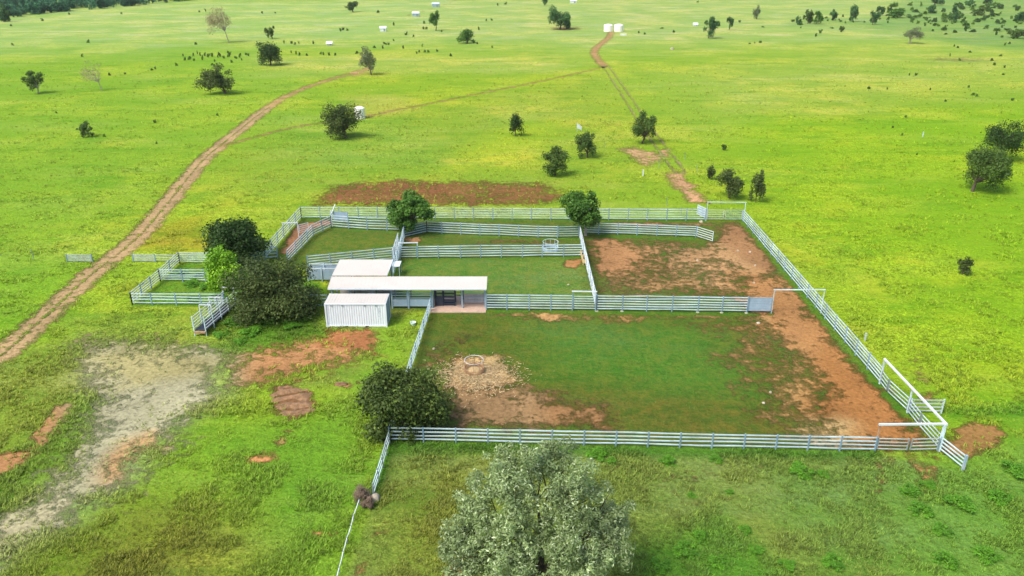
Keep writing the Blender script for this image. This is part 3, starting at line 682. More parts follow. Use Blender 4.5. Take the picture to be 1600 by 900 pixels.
# ------------------------------------------------------------------ shed
def shed():
    zf, zb = 2.45, 2.62
    fl = G(512,451,zf); fr = G(760,451.5,zf); bl = G(519.5,430,zb); br = G(761,432,zb); ic = G(603,432,zb)
    f2l = G(519,430,2.78); f2r = G(604,430,2.78); b2l = G(531.5,405.5,3.05); b2r = G(613.5,405.5,3.05)
    root = empty('open_shed', (fl[0], fl[1], 0), 'open sided stock shed with an L shaped off white metal roof behind the container', 'shed')
    def sheet(name, a, b, c, d, n):
        mb = MB(); a, b, c, d = [np.array(q, float) for q in (a, b, c, d)]
        dn = np.array([0,0,-.07]); o = [a, b, c, d, a+dn, b+dn, c+dn, d+dn]
        mb.add(o, [(0,1,2,3),(7,6,5,4),(0,4,5,1),(1,5,6,2),(2,6,7,3),(3,7,4,0)])
        for i in range(n+1):
            f = i/n; p = a+(b-a)*f; q = d+(c-d)*f
            mb.beam(p+[0,0,.004], q+[0,0,.004], .05, .012)
        return mb.build(name, M['roof'], root)
    W0 = fr[0]-fl[0]
    sheet('roof', fl, fr, br, (bl[0], br[1], zb), 40)
    sheet('roof', f2l, f2r, b2r, b2l, 16)
    mb = MB(); mb.beam(np.array(fl)+[0,-.05,-.04], np.array(fr)+[0,-.05,-.04], .05, .14); mb.build('gutter', M['white'], root)
    mb = MB(); mb.beam(np.array(b2r)+[.04,0,-.03], np.array((f2r[0], br[1], 2.73))+[.04,0,-.03], .06, .14); mb.build('barge_board', M['white'], root)
    xs = [fl[0]+.3, G(545,451,zf)[0], G(580,451,zf)[0], G(610,451,zf)[0], G(636,451,zf)[0], G(674,451,zf)[0], G(721,451,zf)[0], fr[0]-.15]
    yf = wpt((700,482))[1]; yb = br[1]-.2
    for i, x in enumerate(xs):
        mb = MB(); mb.box(x-.07, x+.07, yf-.07, yf+.07, 0, zf-.06); mb.build('column', M['bluesheet' if i != 5 else 'post'], root)
        mb = MB(); mb.box(x-.06, x+.06, yb-.06, yb+.06, 0, zb-.08); mb.build('column', M['gate_post'], root)
    for (x, y) in ((b2l[0]+.3, b2l[1]-.3), (b2r[0]-.2, b2r[1]-.3)):
        mb = MB(); mb.box(x-.06, x+.06, y-.06, y+.06, 0, 2.9); mb.build('column', M['gate_post'], root)
    mb = MB(); s0 = wpt((672,489)); s1 = wpt((759,489)); mb.box(s0[0], s1[0], s0[1], s0[1]+4.2, -.1, .08)
    mb.build('concrete_floor', M['concrete'], root)
    # wall of weathered sheets at the right
    xa, xb = G(723,451,zf)[0], G(757,451,zf)[0]
    mb = MB(); corr(mb, xa, xb, yf+1.2, .1, 1.1, 14, .04); mb.build('side_screen', M['galvsheet'], root)
    for k in range(5):
        mb = MB(); z = .45+k*.38; mb.beam((xa, yf+1.1, z), (xb, yf+1.1, z+.0), .05, .08); mb.build('rail', M['bluesheet'], root)
    # dark interior wall under the deep roof, back of left part
    mb = MB(); mb.box(fl[0]+.4, xs[3], yb+.9, yb+.95, .2, 1.9); mb.build('back_screen', M['galvsheet'], root)
    for k in range(4):
        mb = MB(); z = .5+k*.4; mb.beam((xs[5], yb, z), (xs[6], yb, z), .05, .08); mb.build('rail', M['gate_post'], root)
    return yf, xs
yf, sx_ = shed()
def px_at(x, y):
    d = depth(x, y); return (800+F*x/d, 450+F*(H*CP-y*SP)/d)
for (a, b, lab) in ((sx_[3]-.1, sx_[4], 'left'), (sx_[4], sx_[5], 'right')):
    p, q = px_at(a, yf), px_at(b, yf)
    gate([p, q], 1.85, 6, 'blue grey half sheeted gate under the shed roof, %s one of two' % lab, 'bluesheet', 'post')
    o = [o for o in bpy.data.objects if o.name.startswith('metal_gate')][-1]
# sheeted lower halves
gts = [o for o in bpy.data.objects if o.get('label', '').startswith('blue grey half sheeted gate')]
for g_, (a, b) in zip(gts, ((sx_[3], sx_[4]), (sx_[4], sx_[5]))):
    mb = MB(); mb.box(a+.12, b-.12, yf-.012, yf+.012, .3, 1.05); mb.build('infill_sheet', M['bluesheet'], g_)

def crush():
    x0, x1 = sx_[5]+.25, sx_[5]+2.3; y0 = yf+.5; y1 = y0+1.0
    root = empty('cattle_crush', (x0, y0, .08), 'dark steel cattle crush in the open bay of the shed', 'cattle crush')
    for x in (x0, x0+.8, x1):
        mb = MB()
        for y in (y0, y1): mb.beam((x, y, .08), (x, y, 2.0), .1, .1)
        mb.beam((x, y0, 2.0), (x, y1, 2.0), .1, .1); mb.build('upright_frame', M['dark'], root)
    for y in (y0, y1):
        for k in range(5):
            mb = MB(); z = .3+k*.38; mb.beam((x0, y, z), (x1, y, z), .05, .08); mb.build('side_bar', M['dark'], root)
    mb = MB(); mb.box(x0+.03, x0+.8, y0-.04, y0-.01, .1, 1.1); mb.build('side_panel', M['dark'], root)
    mb = MB(); mb.box(x0, x1, y0+.05, y1-.05, .085, .14); mb.build('floor_plate', M['dark'], root)
crush()
# sheeted race left of the shed
def race():
    a, b = wpt((482,440)), wpt((548,440))
    root = empty('sheeted_race', a, 'blue grey sheeted cattle race entering the left side of the shed', 'cattle race')
    for dy in (0, 1.3):
        mb = MB(); mb.beam(a+[0,dy,.85], b+[0,dy,.85], .03, 1.2); mb.build('side_sheet', M['bluesheet'], root)
        mb = MB(); mb.beam(a+[0,dy,1.6], b+[0,dy,1.6], .07, .09); mb.build('top_rail', M['white'], root)
        for i in range(4):
            p = a+(b-a)*i/3+np.array([0,dy-.06,0]); mb = MB(); mb.beam(p+[0,0,-.05], p+[0,0,1.7], .1, .1); mb.build('post', M['rail'], root)
race()
def table():
    P = [G(612,416.6,1.35), G(624.3,416.6,1.35), G(626.2,408,1.35), G(613.5,408,1.35)]
    x0, x1, y0, y1 = P[0][0], P[1][0], P[0][1], P[2][1]
    root = empty('small_canopy', (x0, y0, 0), 'small flat white canopy on thin legs at the right edge of the shed roof', 'canopy')
    mb = MB(); mb.box(x0, x1, y0, y1, 1.32, 1.38); mb.build('roof', M['white'], root)
    for x in (x0+.06, x1-.06):
        for y in (y0+.06, y1-.06): mb = MB(); mb.beam((x, y, 0), (x, y, 1.32), .05, .05); mb.build('leg', M['rail'], root)
table()

# ------------------------------------------------------------------ feeders, troughs, small things
def feeder(px, py, rad, h, label, slats=True, low=.45):
    c = wpt((px, py)); root = empty('ring_feeder', c, label, 'hay feeder')
    mb = MB(); mb.ring((c[0], c[1], h), rad, .035 if slats else .025); mb.build('top_ring', M['galvsheet' if slats else 'rail'], root)
    mb = MB(); mb.ring((c[0], c[1], low), rad, .035); mb.build('middle_ring', M['rust' if slats else 'rail'], root)
    if slats:
        mb = MB(); n = 40
        for i in range(n):
            t = 2*math.pi*i/n; x, y = c[0]+rad*math.cos(t), c[1]+rad*math.sin(t)
            mb.beam((x, y, .02), (x, y, low-.02), .055, .055)
        mb.build('skirt', M['rust'], root)
    else:
        mb = MB(); mb.lathe((c[0], c[1], 0), [(rad, .02), (rad, low), (rad-.02, low), (rad-.02, .02)], 24); mb.build('skirt', M['bluesheet'], root)
    for i in range(10):
        t = 2*math.pi*(i+.5)/10; x, y = c[0]+rad*math.cos(t), c[1]+rad*math.sin(t)
        mb = MB(); mb.beam((x, y, .02), (x, y, h), .04, .04); mb.build('upright', M['rust' if slats else 'rail'], root)
    return c
c = feeder(741, 581, .84, 1.2, 'round hay feeder with a slatted skirt standing in scattered straw')
me = MB(); me.lathe((c[0], c[1], 0), [(.8,.02),(.6,.22),(.3,.3),(0,.33)], 18)
tag(me.build('hay_pile', M['straw'], None, True), 'flattened heap of hay inside the slatted round feeder', 'hay')
feeder(860, 391, .95, 1.15, 'pale round hay feeder behind the lane fence', False)
def woodtrough():
    a, b = wpt((911,414)), wpt((907,399)); root = empty('timber_feeder', a, 'yellow timber feed trough against the centre fence', 'feeder')
    d = (b-a); L = np.linalg.norm(d); d /= L; s = np.array([d[1], -d[0], 0]); w = .62
    for k, (p, q) in enumerate(((a, b), (a+s*w, b+s*w), (a, a+s*w), (b, b+s*w), ((a+b)/2, (a+b)/2+s*w))):
        mb = MB(); mb.beam(np.array(p)+[0,0,.45], np.array(q)+[0,0,.45], .06, .5); mb.build('board', M['wood'], root)
    mb = MB(); mb.beam((a+b)/2+s*w/2-d*L*.48+[0,0,.3], (a+b)/2+s*w/2+d*L*.48+[0,0,.3], w-.1, .05); mb.build('trough_floor', M['dark'], root)
    for p in (a, b, a+s*w, b+s*w): mb = MB(); mb.beam(p+[0,0,0], p+[0,0,.25], .09, .09); mb.build('leg', M['wood'], root)
woodtrough()
def blob(name, px, py, r, h, mat, label, cat, seed=1, ry=None, group=None):
    w = wpt((px, py)); rg = random.Random(seed); mb = MB(); n = 14; ry = ry or r; rings = [(1, -.1), (.98, .25), (.82, .6), (.5, .88), (0.02, 1)]
    jit = [rg.uniform(.75, 1.2) for _ in range(n)]; o = []; fs = []
    for (q, z) in rings:
        for i in range(n):
            t = 2*math.pi*i/n; k = jit[i]*rg.uniform(.92, 1.08)
            o.append((w[0]+r*q*k*math.cos(t), w[1]+ry*q*k*math.sin(t), h*z*rg.uniform(.92, 1.05)))
    for k in range(len(rings)-1):
        for i in range(n): fs.append((k*n+i, k*n+(i+1) % n, (k+1)*n+(i+1) % n, (k+1)*n+i))
    mb.add(o, fs); return tag(mb.build(name, M[mat], None, True), label, cat, group)
blob('stone', 586, 779, .38, .4, 'stone', 'pale boulder at the foot of the short near left fence', 'stone', 3)
blob('stone', 1096, 347, .28, .25, 'stone', 'white stone by the post of the far right gate', 'stone', 4)
for i, (x, y) in enumerate([(1178,442),(1153,392),(1172,394),(1180,415),(1090,407),(1185,505)]):
    blob('stone', x, y, .13+.03*(i % 3), .14, 'stone', 'small pale stone lying on the bare dirt by the right fences', 'stone', 10+i, group='pale stones on the bare dirt')
for i, (x, y) in enumerate([(678,545),(888,445),(1204,613),(1193,630)]):
    blob('stone', x, y, .14, .12, 'stone', 'small pale stone lying in the short grass of the pens', 'stone', 30+i, group='pale stones in the pen grass')
def tub():
    w = wpt((645.5,508)); root = empty('plastic_tub', w, 'pale green plastic tub in the grass between the container and the fence', 'tub')
    mb = MB(); mb.lathe(tuple(w), [(.2,0),(.26,.3),(.28,.32),(.24,.3),(.18,.05),(0,.04)], 18); mb.build('tub_body', M['green'], root)
    mb = MB(); mb.ring((w[0], w[1], .32), .28, .03, 18); mb.build('rim', M['white'], root)
tub()
def spoil():   # dug over pit: a low rumpled bed of ridges
    xs = np.linspace(0, 1, 70); ys = np.linspace(0, 1, 54)
    A, B, Cc, D_ = [np.array(G(*p)[:2]) for p in ((424,655),(498,652),(488,600),(410,602))]
    V = []; 
    for b in ys:
        for a in xs:
            p = (A*(1-a)+B*a)*(1-b)+(D_*(1-a)+Cc*a)*b
            e = 1-max(abs(a*2-1), abs(b*2-1)); r0 = math.hypot(a*2-1, b*2-1)+(float(fbm(a*9, b*9, .5, 4))-.5)*.7
            m_ = max(0, min(1, (1.0-r0)*3.0))
            ph = p[1]*5.2+p[0]*-1.9+float(vnoise(p[0], p[1], .7, 5))*4
            z = -.03+m_*(.06+.13*math.sin(ph)*(.4+.6*float(vnoise(p[0], p[1], .6, 8)))+.16*(float(fbm(p[0], p[1], 1.6, 9, 4))-.35))
            V.append((p[0], p[1], z if m_ > 0 else -.03))
    n = len(xs); i = (np.arange(len(ys)-1)[:, None]*n+np.arange(n-1)[None, :]).ravel(); Q = np.column_stack([i, i+1, i+n+1, i+n])
    o = quad_mesh('dug_soil', np.array(V), Q, M['soil']); tag(o, 'rumpled brown bed of dug soil in the grass below the container', 'dug soil')
    blob('soil_heap', 533, 601, .55, .18, 'soil', 'small heap of pale soil right of the dug bed', 'soil heap', 64, .35)
spoil()
# water tanks
def tank(px, py, r, h, label):
    w = wpt((px, py)); w = w+np.array([0, r, 0]); root = empty('water_tank', w, label, 'water tank', 'cream water tanks at the end of the track')
    mb = MB(); prof = [(r, 0)]
    for i in range(12): z = h*.82*(i+1)/12; prof.append((r-(.04 if i % 2 else 0), z))
    mb.lathe(tuple(w), prof, 36); mb.build('tank_wall', M['tank'], root, True)
    mb = MB(); mb.lathe(tuple(w), [(r-.04, h*.82), (r*.85, h*.9), (r*.4, h*.98), (0.01, h)], 36); mb.build('tank_roof', M['tank'], root, True)
    mb = MB(); mb.lathe((w[0]-r*.4, w[1]-r*.3, h*.9), [(.35, 0), (.35, .25), (0, .3)], 14); mb.build('hatch', M['gate'], root)
tank(951, 49.5, 2.05, 3.2, 'left one of the two cream water tanks at the end of the track')
tank(967.3, 49.5, 2.15, 3.2, 'right one of the two cream water tanks at the end of the track')
mb = MB(); w = wpt((974,55)); mb.box(w[0]-1.3, w[0]+1.3, w[1]-.5, w[1]+.5, 0, .6); mb.box(w[0]-1.2, w[0]+1.2, w[1]-.4, w[1]+.4, .6, .62)
tag(mb.build('water_trough', M['white']), 'small white trough beside the two water tanks', 'trough')
w = wpt((560,188)); w = w+np.array([0, 2, 0]); root = empty('water_tank', w, 'white water tank mostly hidden behind the olive bushy tree by the narrow track', 'water tank')
mb = MB(); mb.lathe(tuple(w), [(1.15,0),(1.15,2.3)], 30); mb.build('tank_wall', M['tank'], root, True)
mb = MB(); mb.lathe(tuple(w), [(1.15,2.3),(.6,2.6),(0.01,2.7)], 30); mb.build('tank_roof', M['tank'], root, True)
# little far sheds
def hut(px, py, wd, dp, h, label, roofm='white', wallm='bluesheet'):
    w = wpt((px, py)); x, y = w[0], w[1]; root = empty('tin_hut', w, label, 'hut')
    mb = MB(); mb.box(x-wd/2, x+wd/2, y, y+dp, 0, h); mb.build('wall', M[wallm], root)
    mb = MB(); mb.add([(x-wd/2-.3,y-.3,h+.004),(x+wd/2+.3,y-.3,h+.004),(x+wd/2+.3,y+dp/2,h+.9),(x-wd/2-.3,y+dp/2,h+.9),(x+wd/2+.3,y+dp+.3,h+.004),(x-wd/2-.3,y+dp+.3,h+.004)],
                      [(0,1,2,3),(3,2,4,5),(0,3,5),(1,4,2),(0,5,4,1)]); mb.build('roof', M[roofm], root)
    mb = MB(); mb.box(x+wd*.1, x+wd*.35, y-.04, y-.005, .1, h*.8); mb.build('door', M['gate_post'], root)
hut(649.5, 26, 3.4, 3, 1.7, 'small white hut left of the faint far track, nearer of two')
hut(680.5, 11, 4.4, 4, 1.8, 'small pale hut beside the far track near the top edge', 'rail')
hut(598.5, 49, 2.6, 2, 1.3, 'tiny white and blue hut alone in the far field', 'white', 'container')
hut(896, 5, 4, 3, 1.4, 'tiny white hut at the top edge right of the small dark tree', 'white', 'container')
hut(514.5, 71, 1.9, 1.5, .6, 'low white shelter among small bushes in the far left field', 'white', 'galvsheet')
hut(1087, 41, 1.8, 1.5, .7, 'tiny low white shelter left of the far paddock tree', 'white', 'container')
blob('stone', 1050, 77, .7, .7, 'stone', 'pale rock on a dull patch of the far field', 'stone', 71)
# leaning white sheet
w = wpt((905,206)); mb = MB(); root = empty('white_signboard', w, 'white leaning board on two legs in the field behind the yards', 'board')
mb.add([(w[0]-.5,w[1],.75),(w[0]+.5,w[1]+.1,.35),(w[0]+.5,w[1]+.1,1.0),(w[0]-.5,w[1],1.9),(w[0]-.5,w[1]+.06,.75),(w[0]+.5,w[1]+.16,.35),(w[0]+.5,w[1]+.16,1.0),(w[0]-.5,w[1]+.06,1.9)],
       [(0,1,2,3),(7,6,5,4),(0,4,5,1),(1,5,6,2),(2,6,7,3),(3,7,4,0)]); mb.build('panel', M['white'], root)
for dx in (-.45, .45): mb = MB(); mb.beam((w[0]+dx, w[1]+.09, 0), (w[0]+dx, w[1]+.12, .8), .05, .05); mb.build('leg', M['rail'], root)
def picket(px, py, h, t, mat, label, group=None):
    w = wpt((px, py)); mb = MB(); mb.beam(w+[0,0,-.1], w+[0,0,h], t, t); mb.beam(w+[0,0,h*.98], w+[0,0,h*1.04], t*1.3, t*1.3)
    tag(mb.build('marker_post', M[mat]), label, 'post', group)
picket(1004.5, 275, 1.0, .16, 'white', 'short white marker post in the field behind the yards')
picket(1441.5, 214, 1.0, .14, 'rail', 'pale grey marker post in the right field')
picket(1351, 533, .8, .14, 'gate', 'grey stub post in the grass right of the diagonal fence')
for i, (x, y) in enumerate([(1030,262),(1042,322),(1064,338),(1070,250),(1088,270),(944,232),(1,400),(53,406)]):
    picket(x, y, 1.3, .05, 'gate_post', 'thin dark steel picket standing alone in the grass', 'steel pickets in the field')
# white pipe / hot tape fence at near left
def tape():
    pts = [(562,790),(553,815),(549,832),(543,850),(537,872),(531,897),(522,930)]; P = [wpt(p) for p in pts]
    root = empty('tape_fence', P[0], 'thin white electric tape fence running down from the dead bush to the bottom edge', 'fence')
    mb = MB()
    for a, b in zip(P[:-1], P[1:]):
        m_ = (a+b)/2; mb.beam(a+[0,0,.5], m_+[0,0,.44], .045, .035); mb.beam(m_+[0,0,.44], b+[0,0,.5], .045, .035)
    mb.build('tape', M['white'], root)
    for p in P: mb = MB(); mb.beam(p+[0,0,-.05], p+[0,0,.6], .03, .03); mb.build('post', M['gate_post'], root)
tape()
# weld mesh guards round two shrubs in the foreground
# ------------------------------------------------------------------ foliage
def foliage(rg, rad, nl, leaf, colA, colB, ncl=26, core=.45, asp=.5, hole=.0, low=-.75, clr=(.24,.4), tipc=None):
    """leaf cloud in a box of radii rad, centred on 0. Returns V, Q, col, clump centres"""
    d = rg.normal(size=(ncl, 3)); d /= np.linalg.norm(d, axis=1)[:, None]
    d[:, 2] = np.where(d[:, 2] < low, -d[:, 2]*.3, d[:, 2])
    rr = rg.uniform(core, .80, ncl); cen = d*rr[:, None]; cr = rg.uniform(*clr, ncl)
    cen = np.vstack([cen, rg.normal(size=(max(2, ncl//6), 3))*.18]); cr = np.append(cr, np.full(len(cen)-ncl, .42))
    n = len(cen); w = cr**2; w /= w.sum()
    k = rg.choice(n, nl, p=w)
    q = rg.normal(size=(nl, 3)); q /= np.linalg.norm(q, axis=1)[:, None]
    q[:, 2] = np.where(rg.random(nl) < .35, np.abs(q[:, 2]), q[:, 2])
    rad_ = cr[k]*(rg.random(nl)**.4)*rg.uniform(.75, 1.12, nl)
    pos = cen[k]+q*rad_[:, None]
    ext = np.percentile(np.abs(pos), 98.5, axis=0); ez = np.percentile(pos[:, 2], [1.5, 98.5])
    pos[:, 2] = (pos[:, 2]-ez[0])/(ez[1]-ez[0])*2-1; cz = (cen[:, 2]-ez[0])/(ez[1]-ez[0])*2-1
    pos[:, :2] /= ext[:2]; cen = np.column_stack([cen[:, 0]/ext[0], cen[:, 1]/ext[1], cz])
    pos *= np.array(rad); cenW = cen*np.array(rad)
    nrm = q+rg.normal(size=(nl, 3))*.75+np.array([0,0,.35]); nrm /= np.linalg.norm(nrm, axis=1)[:, None]
    t = np.cross(nrm, rg.normal(size=(nl, 3))); t /= np.linalg.norm(t, axis=1)[:, None]+1e-9; b = np.cross(nrm, t)
    s = leaf*rg.uniform(.6, 1.35, nl)[:, None]
    V = np.empty((nl, 4, 3)); V[:, 0] = pos-t*s; V[:, 1] = pos-b*s*asp; V[:, 2] = pos+t*s; V[:, 3] = pos+b*s*asp
    Q = np.arange(nl*4).reshape(nl, 4)
    ct = rg.uniform(0, 1, n)[k]; mixf = np.clip(ct*.7+rg.uniform(0, .45, nl), 0, 1)[:, None]
    col = np.array(colA)*(1-mixf)+np.array(colB)*mixf
    if tipc is not None:
        tk = rg.random(nl) < .12; col[tk] = tipc
    col = col*rg.uniform(.75, 1.25, nl)[:, None]
    return V.reshape(-1, 3), Q, np.repeat(col, 4, axis=0), cenW

KIND = { # colA, colB, leaf mult, asp, density mult, tip
 'dark':   ((.020,.050,.008), (.045,.100,.014), 1.2, .6, 1.2, None),
 'green':  ((.035,.105,.012), (.085,.20,.022), 1.3, .6, 1.0, (.14,.27,.04)),
 'mid':    ((.040,.085,.014), (.095,.165,.026), 1.3, .6, 1.0, None),
 'olive':  ((.042,.068,.014), (.095,.135,.030), 1.25, .55, 1.0, None),
 'bush':   ((.028,.055,.010), (.080,.125,.022), 1.2, .6, 1, (.14,.20,.03)),
 'lime':   ((.13,.31,.012), (.26,.48,.018), 1.2, .6, 1.1, None),
 'silver': ((.130,.195,.065), (.31,.41,.17), 1, .34, 1, (.52,.62,.36)),
 'grey':   ((.10,.14,.06), (.20,.24,.12), 1.1, .45, .6, None),
 'pale':   ((.26,.23,.12), (.38,.33,.18), 1, .35, .3, None),
 'far':    ((.035,.105,.030), (.085,.19,.05), 1.3, .6, 1.0, None),
}
def limbs(rg, base, cen, cz, r0, mat, parent, root, fork=.35, nmax=14, lean=(0,0)):
    mb = MB(); b = np.array(base, float); c = np.array([b[0]+lean[0], b[1]+lean[1], cz])
    k1 = b+(c-b)*fork+np.array([rg.normal()*r0, rg.normal()*r0, 0])
    mb.tube(b-[0,0,.15], k1, r0*1.15, r0*.8, 9)
    idx = rg.permutation(len(cen))[:nmax]
    for i in idx:
        e = cen[i]; mid = k1+(e-k1)*.5+np.array([rg.normal(), rg.normal(), abs(rg.normal())])*.06*np.linalg.norm(e-k1)
        r = r0*rg.uniform(.3, .55)
        mb.tube(k1, mid, r, r*.6, 6); mb.tube(mid, e, r*.6, r*.18, 5)
        for _ in range(2):
            e2 = mid+(e-mid)*rg.uniform(.4,.9)+rg.normal(size=3)*.22*np.linalg.norm(e-k1); mb.tube(mid, e2, r*.35, r*.1, 4)
    return mb.build('trunk', M[mat], root)

def tree(label, base, bb, kind, nl=None, cat='tree', ncl=26, name='tree', bark='bark', lsz=None, seed=1, group=None, trunk=True, depthf=1.0, fork=.35, nlimb=14, core=.45, r0f=1.0):
    rg = np.random.default_rng(seed)
    w = wpt(base); x0, x1, y0, y1 = bb
    D = depth(w[0], w[1], 1.5); s = D/F
    rx = (x1-x0)/2*s*.93
    th = math.atan2(H-2, math.hypot(w[0], w[1]))
    v = vpx(*base)
    zc = (base[1]-(y0+y1)/2)/v
    hp = (y1-y0)/2*s*.95
    rz2 = hp*hp-(rx*.9*math.sin(th))**2
    rz = math.sqrt(max(rz2, (hp*.55)**2))/math.cos(th)*(.97)
    zc = max(zc, rz*1.0+.03)
    cx = G((x0+x1)/2, base[1])[0]-w[0]
    colA, colB, lm, asp, dm, tip = KIND[kind]
    area = (x1-x0)*(y1-y0)
    if nl is None: nl = int(np.clip(area*3.2, 250, 16000)*dm)
    if lsz is None: lsz = max(.09, math.sqrt(rx*rz*24/nl))*.72
    rnd = kind in ('dark', 'lime')
    V, Q, col, cen = foliage(rg, (rx, rx*depthf, rz), nl, lsz*lm, colA, colB, int(ncl*1.5) if rnd else ncl, .42 if rnd else core, asp, tipc=tip, clr=(.3,.42) if rnd else (.19,.37))
    off = np.array([cx, 0, zc]); V = V+off; cen = cen+off
    # V relative to root at w
    if not trunk:
        o = quad_mesh(name, V, Q, M['leaf'], col); o.location = w; tag(o, label, cat, group); return o
    root = empty(name, w, label, cat, group)
    quad_mesh('crown', V, Q, M['leaf'], col, root)
    tr = limbs(rg, (0,0,0), cen, zc, max(.07, rx*.075)*r0f, bark, None, root, fork, nlimb, (cx*.5, 0))
    tr.parent = root; tr.location = (0,0,0)
    return root

def silver():
    """big foreground tree: several lobes at different heights, open centre showing limbs"""
    rg = np.random.default_rng(5)
    w = wpt((842,940)); root = empty('silver_leaved_tree', w, 'large silvery grey green tree in front of the near fence', 'tree')
    lobes = [ # px, py of lobe centre, height z, radius x, radius z
      (840,727,8.8,1.5,1.25),(782,752,7.8,1.4,1.2),(898,748,7.9,1.5,1.3),(800,780,7.6,1.4,1.2),(888,792,7.4,1.5,1.2),
      (757,795,6.6,1.7,1.5),(945,800,5.9,1.5,1.4),(730,838,4.8,1.5,1.3),(955,855,4.6,1.3,1.3),(735,870,3.9,1.6,1.4),
      (792,855,5.8,1.45,1.3),(893,862,5.8,1.4,1.3),(925,885,4.6,1.5,1.4),(800,905,4.2,1.6,1.4),(870,925,3.6,1.7,1.4),(760,935,3.2,1.5,1.3),(930,945,3.2,1.4,1.3),
      (790,725,7.6,1.2,1.0),(870,712,8.3,1.2,1.0),(840,835,5.4,1.3,1.0),(960,815,4.6,1.0,1.0),(712,850,4.0,1.0,1.0)]
    Vs = []; Cs = []; cens = []; n = 0; Qs = []
    A, B, lm, asp, dm, tip = KIND['silver']
    for i, (px, py, z, rx, rz) in enumerate(lobes):
        g = np.array(G(px, py, z)); off = g-w; off[2] = z
        nl = int(3600*(rx/1.6)**2)
        V, Q, col, cen = foliage(rg, (rx*.98, rx*.98, rz), nl, .105, A, B, 22, .55, asp, tipc=tip, clr=(.13,.27))
        col = col*rg.uniform(.78, 1.15)
        Vs.append(V+off); Qs.append(Q+n); Cs.append(col); n += len(V); cens.append(cen[:4]+off)
    V = np.vstack(Vs); Q = np.vstack(Qs); col = np.vstack(Cs)
    quad_mesh('crown', V, Q, M['leaf'], col, root)
    mb = MB(); rg2 = np.random.default_rng(9)
    b = np.zeros(3); f1 = np.array([.1,.1,1.8]); mb.tube(b-[0,0,.2], f1, .38, .30, 12)
    forks = [np.array([-.9,.4,3.6]), np.array([1.0,.2,3.4]), np.array([.1,1.0,4.2]), np.array([.2,-.8,3.2])]
    for f in forks: mb.tube(f1, f, .22, .16, 9)
    for cs in cens:
        c0 = cs.mean(axis=0); f = min(forks, key=lambda q: np.linalg.norm(q[:2]-c0[:2]*.6))
        mid = f+(c0-f)*.55+rg2.normal(size=3)*.15; mb.tube(f, mid, .11, .07, 7)
        for e in cs: mb.tube(mid, e, .055, .015, 5)
    t = mb.build('trunk', M['bark'], root); t.location = (0,0,0)
silver()

tree('dark bushy tree at the near left corner of the yards with a yellow green top', (636,664), (560,702,574,680), 'bush', 22000, seed=2, ncl=40, lsz=.10, name='bushy_tree')
tree('very dark round tree left of the narrow dirt lane', (380,412), (327,421,343,409), 'dark', 15000, seed=3, ncl=30, lsz=.13, name='round_tree')
tree('bright lime green bush in the small left pens', (350,447), (323,377,396,455), 'lime', 7000, seed=4, ncl=18, lsz=.12, name='lime_bush', cat='bush')
tree('large dark olive tree spreading left of the container', (440,490), (366,508,402,498), 'olive', 24000, seed=5, ncl=34, lsz=.105, name='olive_tree')
tree('bushy green tree growing over the fences above the shed', (643,365), (606,678,304,356), 'green', 9000, seed=6, ncl=22, lsz=.14, name='bushy_tree')
tree('green tree with a short bare trunk at the centre fence corner', (915,368), (876,936,301,350), 'green', 8000, seed=17, ncl=22, lsz=.13, name='paddock_tree', fork=.5, bark='palebark')
tree('olive multi stemmed tree hiding a white tank in the field', (540,215), (503,566,162,212), 'olive', 7000, seed=8, ncl=24, name='paddock_tree')
tree('small upright dark tree alone in the middle of the field', (806,213), (794,818,178,208), 'dark', 2500, seed=9, ncl=12, name='paddock_tree')
tree('dark tree standing nearest behind the far fence', (867,274), (846,888,230,270), 'mid', 4500, seed=10, ncl=18, name='paddock_tree')
tree('round dark tree just below the leaning white board', (918,246), (899,935,208,243), 'mid', 4000, seed=11, ncl=16, name='paddock_tree')
tree('round headed tree on a clear trunk beside the wheel ruts', (1003,224), (985,1024,178,214), 'mid', 4000, seed=12, ncl=16, name='paddock_tree')
tree('wide olive shrub outside the far right gate', (1140,310), (1118,1159,265,306), 'olive', 3600, seed=13, ncl=16, name='shrub', cat='shrub')
tree('small thin olive shrub left of the wide olive shrub', (1111,281), (1103,1119,259,279), 'olive', 800, seed=14, ncl=7, name='shrub', cat='shrub')
tree('tall narrow olive shrub right of the wide olive shrub', (1181,316), (1171,1193,268,314), 'olive', 2000, seed=15, ncl=12, name='shrub', cat='shrub')
tree('tiny dark shrub alone in the right field', (1131,235), (1127,1136,226,234), 'mid', 300, seed=16, ncl=5, name='shrub', cat='shrub', trunk=False)
tree('dark spreading tree at the right edge, nearer of two', (1519,299), (1496,1568,231,290), 'mid', 9000, seed=21, ncl=20, name='paddock_tree')
tree('dark tree at the right edge, farther of two', (1563,250), (1531,1595,191,238), 'dark', 7500, seed=18, ncl=24, name='paddock_tree')
tree('small olive shrub alone in the bright right field', (1503,429), (1493,1513,401,428), 'olive', 900, seed=19, ncl=8, name='shrub', cat='shrub')
tree('small dark shrub in the left field', (138,214), (128,147,191,213), 'mid', 900, seed=20, ncl=9, name='shrub', cat='shrub')
tree('small round headed tree on a forked trunk at the left edge', (60,146), (43,73,112,137), 'mid', 2600, seed=22, ncl=12, name='paddock_tree', bark='palebark')
tree('thin pinkish nearly leafless tree in the left field', (160,142), (131,163,96,126), 'pale', 900, seed=23, ncl=18, name='bare_tree', bark='palebark', lsz=.16, nlimb=18, fork=.45, r0f=.6)
tree('broad olive tree with a side branch in the left field', (352,146), (313,370,101,140), 'olive', 4200, seed=24, ncl=18, name='paddock_tree')
tree('tall pale nearly leafless tree in the far left field', (358,67), (326,366,13,48), 'pale', 2600, seed=25, ncl=24, name='bare_tree', bark='palebark', lsz=.28, nlimb=24, fork=.5, r0f=.5)
